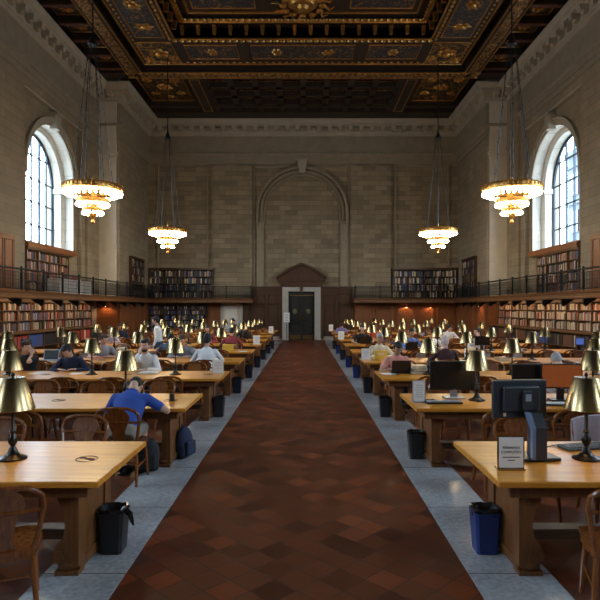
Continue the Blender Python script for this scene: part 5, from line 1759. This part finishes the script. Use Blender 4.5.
for s in (-1, 1): obj('temple', MB().tube([(s * 0.06, 0, 0.03), (s * 0.06, 0.12, 0.012)], 0.003, 5), 'ink', g)
monitor(onx(527, 7.15), 7.15, -0.05, 'smaller dark monitor left of the orange screen', 0.37, 0.27, 0.32)
monitor(onx(562, 7.0), 7.0, -0.10, 'monitor showing an orange screen on the second right-hand table', 0.50, 0.31, 0.315, 'screen_orange')
t = thing('keyboard', 'pale keyboard in front of the orange screen', 'keyboard', (onx(562, 6.72), 6.74, TOP_Z), -0.1)
obj('keyboard_body', MB().box((0, 0, 0.012), (0.42, 0.15, 0.022), bev=0.006), 'charcoal', t)
ky = MB()
for i in range(5):
    for j in range(14): ky.box((-0.186 + 0.0286 * j, -0.052 + 0.026 * i, 0.026), (0.022, 0.019, 0.008))
obj('keys', ky, 'paper', t)
monitor(onx(437 + 45, 15.4), 15.35, 0.0, 'dark monitor on the fifth right-hand table before the reader in white', 0.42, 0.26, 0.27)
monitor(onx(580, 15.3), 15.3, 0.0, 'small monitor with a bluish screen far right on the fifth right-hand table', 0.24, 0.20, 0.25, plain('blue_screen', (0.05, 0.10, 0.3), 0.4, var=0, emit=(0.10, 0.18, 0.6), estr=0.35))

def laptop(x, y, rz, label, mat='black', open_=105, w=0.34, scr='screen_dark'):
    """user sits on the -y side"""
    t = thing('laptop', label, 'laptop', (x, y, TOP_Z), rz)
    obj('base', MB().box((0, 0, 0.010), (w, 0.235, 0.018), bev=0.004), mat, t)
    obj('keys', MB().box((0, 0.02, 0.0205), (w * 0.86, 0.11, 0.003)), 'ink', t)
    mt = Matrix.Translation((0, 0.118, 0.016)) @ Matrix.Rotation(R(90 - open_), 4, 'X')
    lid = obj('lid', MB().box((0, 0.0, 0.115), (w, 0.010, 0.23), mtx=mt), mat, t)
    obj('screen', MB().box((0, -0.0065, 0.117), (w - 0.024, 0.003, 0.205), mtx=mt), scr, lid)
    return t
laptop(onx(399, 10.2), 10.10, PI, 'black laptop open before the reader in the pink t-shirt', 'black')
laptop(onx(244, 20.9), yc_table(6) + 0.30, PI, 'black laptop near the aisle end of the seventh left-hand table', 'black')
laptop(onx(411, 15.6), yc_table(4) + 0.28, PI, 'black laptop before the reader in the light blue shirt', 'black')
laptop(onx(364, 18.7), yc_table(5) + 0.30, PI, 'black laptop before the reader in the black t-shirt', 'black')
laptop(onx(60, 12.9), yc_table(3) - 0.28, 0, 'silver laptop on the fourth left-hand table near the shelves', 'silver', scr='screen_dark')
def lying_book(x, y, label, mat, rz=0, s=(0.22, 0.29, 0.04), z=TOP_Z):
    b = MB().mat(0).box((0, 0, 0.003), (s[0], s[1], 0.006)).box((0, 0, s[2] - 0.003), (s[0], s[1], 0.006)).box((-s[0] / 2 + 0.003, 0, s[2] / 2), (0.006, s[1], s[2] - .012))
    b.mat(1).box((0.003, 0, s[2] / 2), (s[0] - 0.016, s[1] - 0.014, s[2] - 0.012))
    o = obj('book', b, [mat, 'paper2'], None, loc=(x, y, z), rot=(0, 0, rz))
    return tag(o, label, 'book')
def open_book(x, y, label, rz=0):
    t = thing('open_book', label, 'book', (x, y, TOP_Z), rz)
    prof = [(0, 0.010), (0.02, 0.026), (0.08, 0.028), (0.17, 0.016), (0.17, 0.006), (0, 0.004)]
    m = MB()
    for s in (-1, 1): m.prism([(s * u, v) for u, v in prof], -0.125, 0.125, 'y')
    obj('pages', m, 'paper', t)
    obj('cover', MB().box((0, 0, 0.002), (0.36, 0.27, 0.004)), 'b_brown', t)
    return t
def sheet(x, y, label, rz=0, mat='paper', w=0.21, h=0.28, z=TOP_Z):
    return tag(obj('paper_sheet', MB().box((0, 0, 0.0015), (w, h, 0.003)), mat, None, loc=(x, y, z), rot=(0, 0, rz)), label, 'paper')
# left
o = MB().lathe([(0.030, 0), (0.033, 0.005), (0.033, 0.085), (0.030, 0.09), (0.012, 0.095)], 14)
tag(obj('drink_can', o, 'black', None, loc=(onx(172, 7.05), 7.05, TOP_Z)), 'small black canister standing on the second left-hand table', 'canister')
o = thing('carton', 'yellow open carton on the fifth left-hand table near the aisle', 'box', (onx(228, 15.3), 15.3, TOP_Z), 0.1)
obj('body', MB().box((0, 0, 0.085), (0.30, 0.22, 0.17)), 'yellow', o); obj('flap', MB().box((0.18, 0, 0.16), (0.10, 0.22, 0.006), Matrix.Rotation(0.0, 4, 'Y')), 'yellow', o)
sheet(onx(243, 15.2), 15.15, 'white paper beside the yellow carton', 0.4)
open_book(onx(148, 10.0), 10.05, 'open book in front of the bearded reader', PI)
sheet(onx(77, 10.0), 10.0, 'white sheet in front of the reader in the navy sweater', 0.2)
sheet(onx(38, 10.1), 10.05, 'white sheet in front of the reader leaning on one hand', -0.3)
open_book(onx(205, 12.2), 12.2, 'open book before the white-shirted reader seen from behind')
lying_book(onx(100, 13.0), 12.9, 'red book lying before the reader in the pale grey t-shirt', 'b_red', 0.3)
sheet(onx(140, 7.4), 7.3, 'white sheet under the arm of the reader in the blue t-shirt', 0.1)
for k, (px_, n_, c_) in enumerate(((160, 4, 'b_tan'), (190, 4, 'b_blue'), (120, 4, 'b_cream'), (205, 6, 'b_red'), (225, 7, 'b_brown'), (180, 6, 'b_cream'))):
    lying_book(onx(px_, yc_table(n_)), yc_table(n_) + 0.15, '%s book lying on the %s left-hand table' % (c_[2:], ORD[n_]), c_, 0.3 * k, (0.22, 0.29, 0.07))
# right
o = thing('folder_box', 'yellow folder standing before the reader in the cream top', 'box', (onx(381, 12.75), 12.75, TOP_Z), 0.05)
obj('body', MB().box((0, 0, 0.10), (0.30, 0.06, 0.20)), 'yellow', o); obj('label_strip', MB().box((0, -0.033, 0.13), (0.16, 0.006, 0.04)), 'paper2', o)
for k in range(3):
    lying_book(onx(419, 10.0), 10.0, '%s book of the stack left of the pale-haired reader, on the third right-hand table' % ['lowest', 'middle', 'topmost'][k], ['b_green', 'b_grey', 'b_cream'][k], 0.25 * k, (0.34 - .03 * k, 0.26, 0.05), TOP_Z + 0.05 * k)
sheet(onx(461, 12.5), 12.45, 'white sheet lit by a lamp beside the pale-haired reader', 0.1)
sheet(onx(388, 10.0), 9.95, 'white paper beside the black laptop on the third right-hand table', 0.3)
for k, (px_, n_, c_) in enumerate(((500, 3, 'b_tan'), (470, 4, 'b_cream'), (430, 5, 'b_red'), (395, 5, 'b_blue'), (400, 6, 'b_tan'), (352, 7, 'b_red'), (520, 4, 'b_brown'))):
    lying_book(onx(px_, yc_table(n_)), yc_table(n_) - 0.1, '%s book lying on the %s right-hand table' % (c_[2:], ORD[n_]), c_, 0.4 * k, (0.22, 0.29, 0.07))
o = thing('bottle', 'clear-capped pale bottle on the fourth right-hand table', 'bottle', (onx(466, 12.7), 12.7, TOP_Z))
obj('body', MB().lathe([(0.034, 0), (0.036, 0.01), (0.036, 0.15), (0.016, 0.19), (0.014, 0.21)], 14), 'silver', o); obj('cap', MB().lathe([(0.017, 0.205), (0.017, 0.235)], 12), 'paper', o)
# pale jacket hung over the back of the far right chair
ck = bestchair(0, 1, onx(592, 5.2))
ch = CHAIRS.get((0, 1, 1, ck))
if ch:
    j = MB()
    pts = []
    nx, nz = 14, 10
    vs, fs = [], []
    rows = [(0.40, 0.0), (0.52, 0.01), (0.64, 0.015), (0.75, 0.02), (0.84, 0.02), (0.895, 0.0), (0.895, -0.05), (0.84, -0.075), (0.72, -0.075), (0.6, -0.07), (0.48, -0.06), (0.42, -0.055)]
    for i, (z, dy) in enumerate(rows):
        for k in range(nx):
            u = k / (nx - 1) * 2 - 1
            sag = 0.05 * u * u if z > 0.8 else 0
            base = -0.21 - 0.16 * max(0, (z - 0.45)) * 0.5
            vs.append((u * 0.245, base + dy + 0.012 * math.sin(7 * u + i), z - sag))
    for i in range(len(rows) - 1):
        fs += [(i * nx + k, i * nx + k + 1, (i + 1) * nx + k + 1, (i + 1) * nx + k) for k in range(nx - 1)]
    j.add(vs, fs, True)
    o = obj('jacket', j, 'c_jacket', None, loc=ch.location, rot=(0, 0, ch.rotation_euler.z))
    sm = o.modifiers.new('thickness', 'SOLIDIFY'); sm.thickness = 0.012
    tag(o, 'pale lilac jacket hung over a chair behind the front right-hand table', 'jacket')
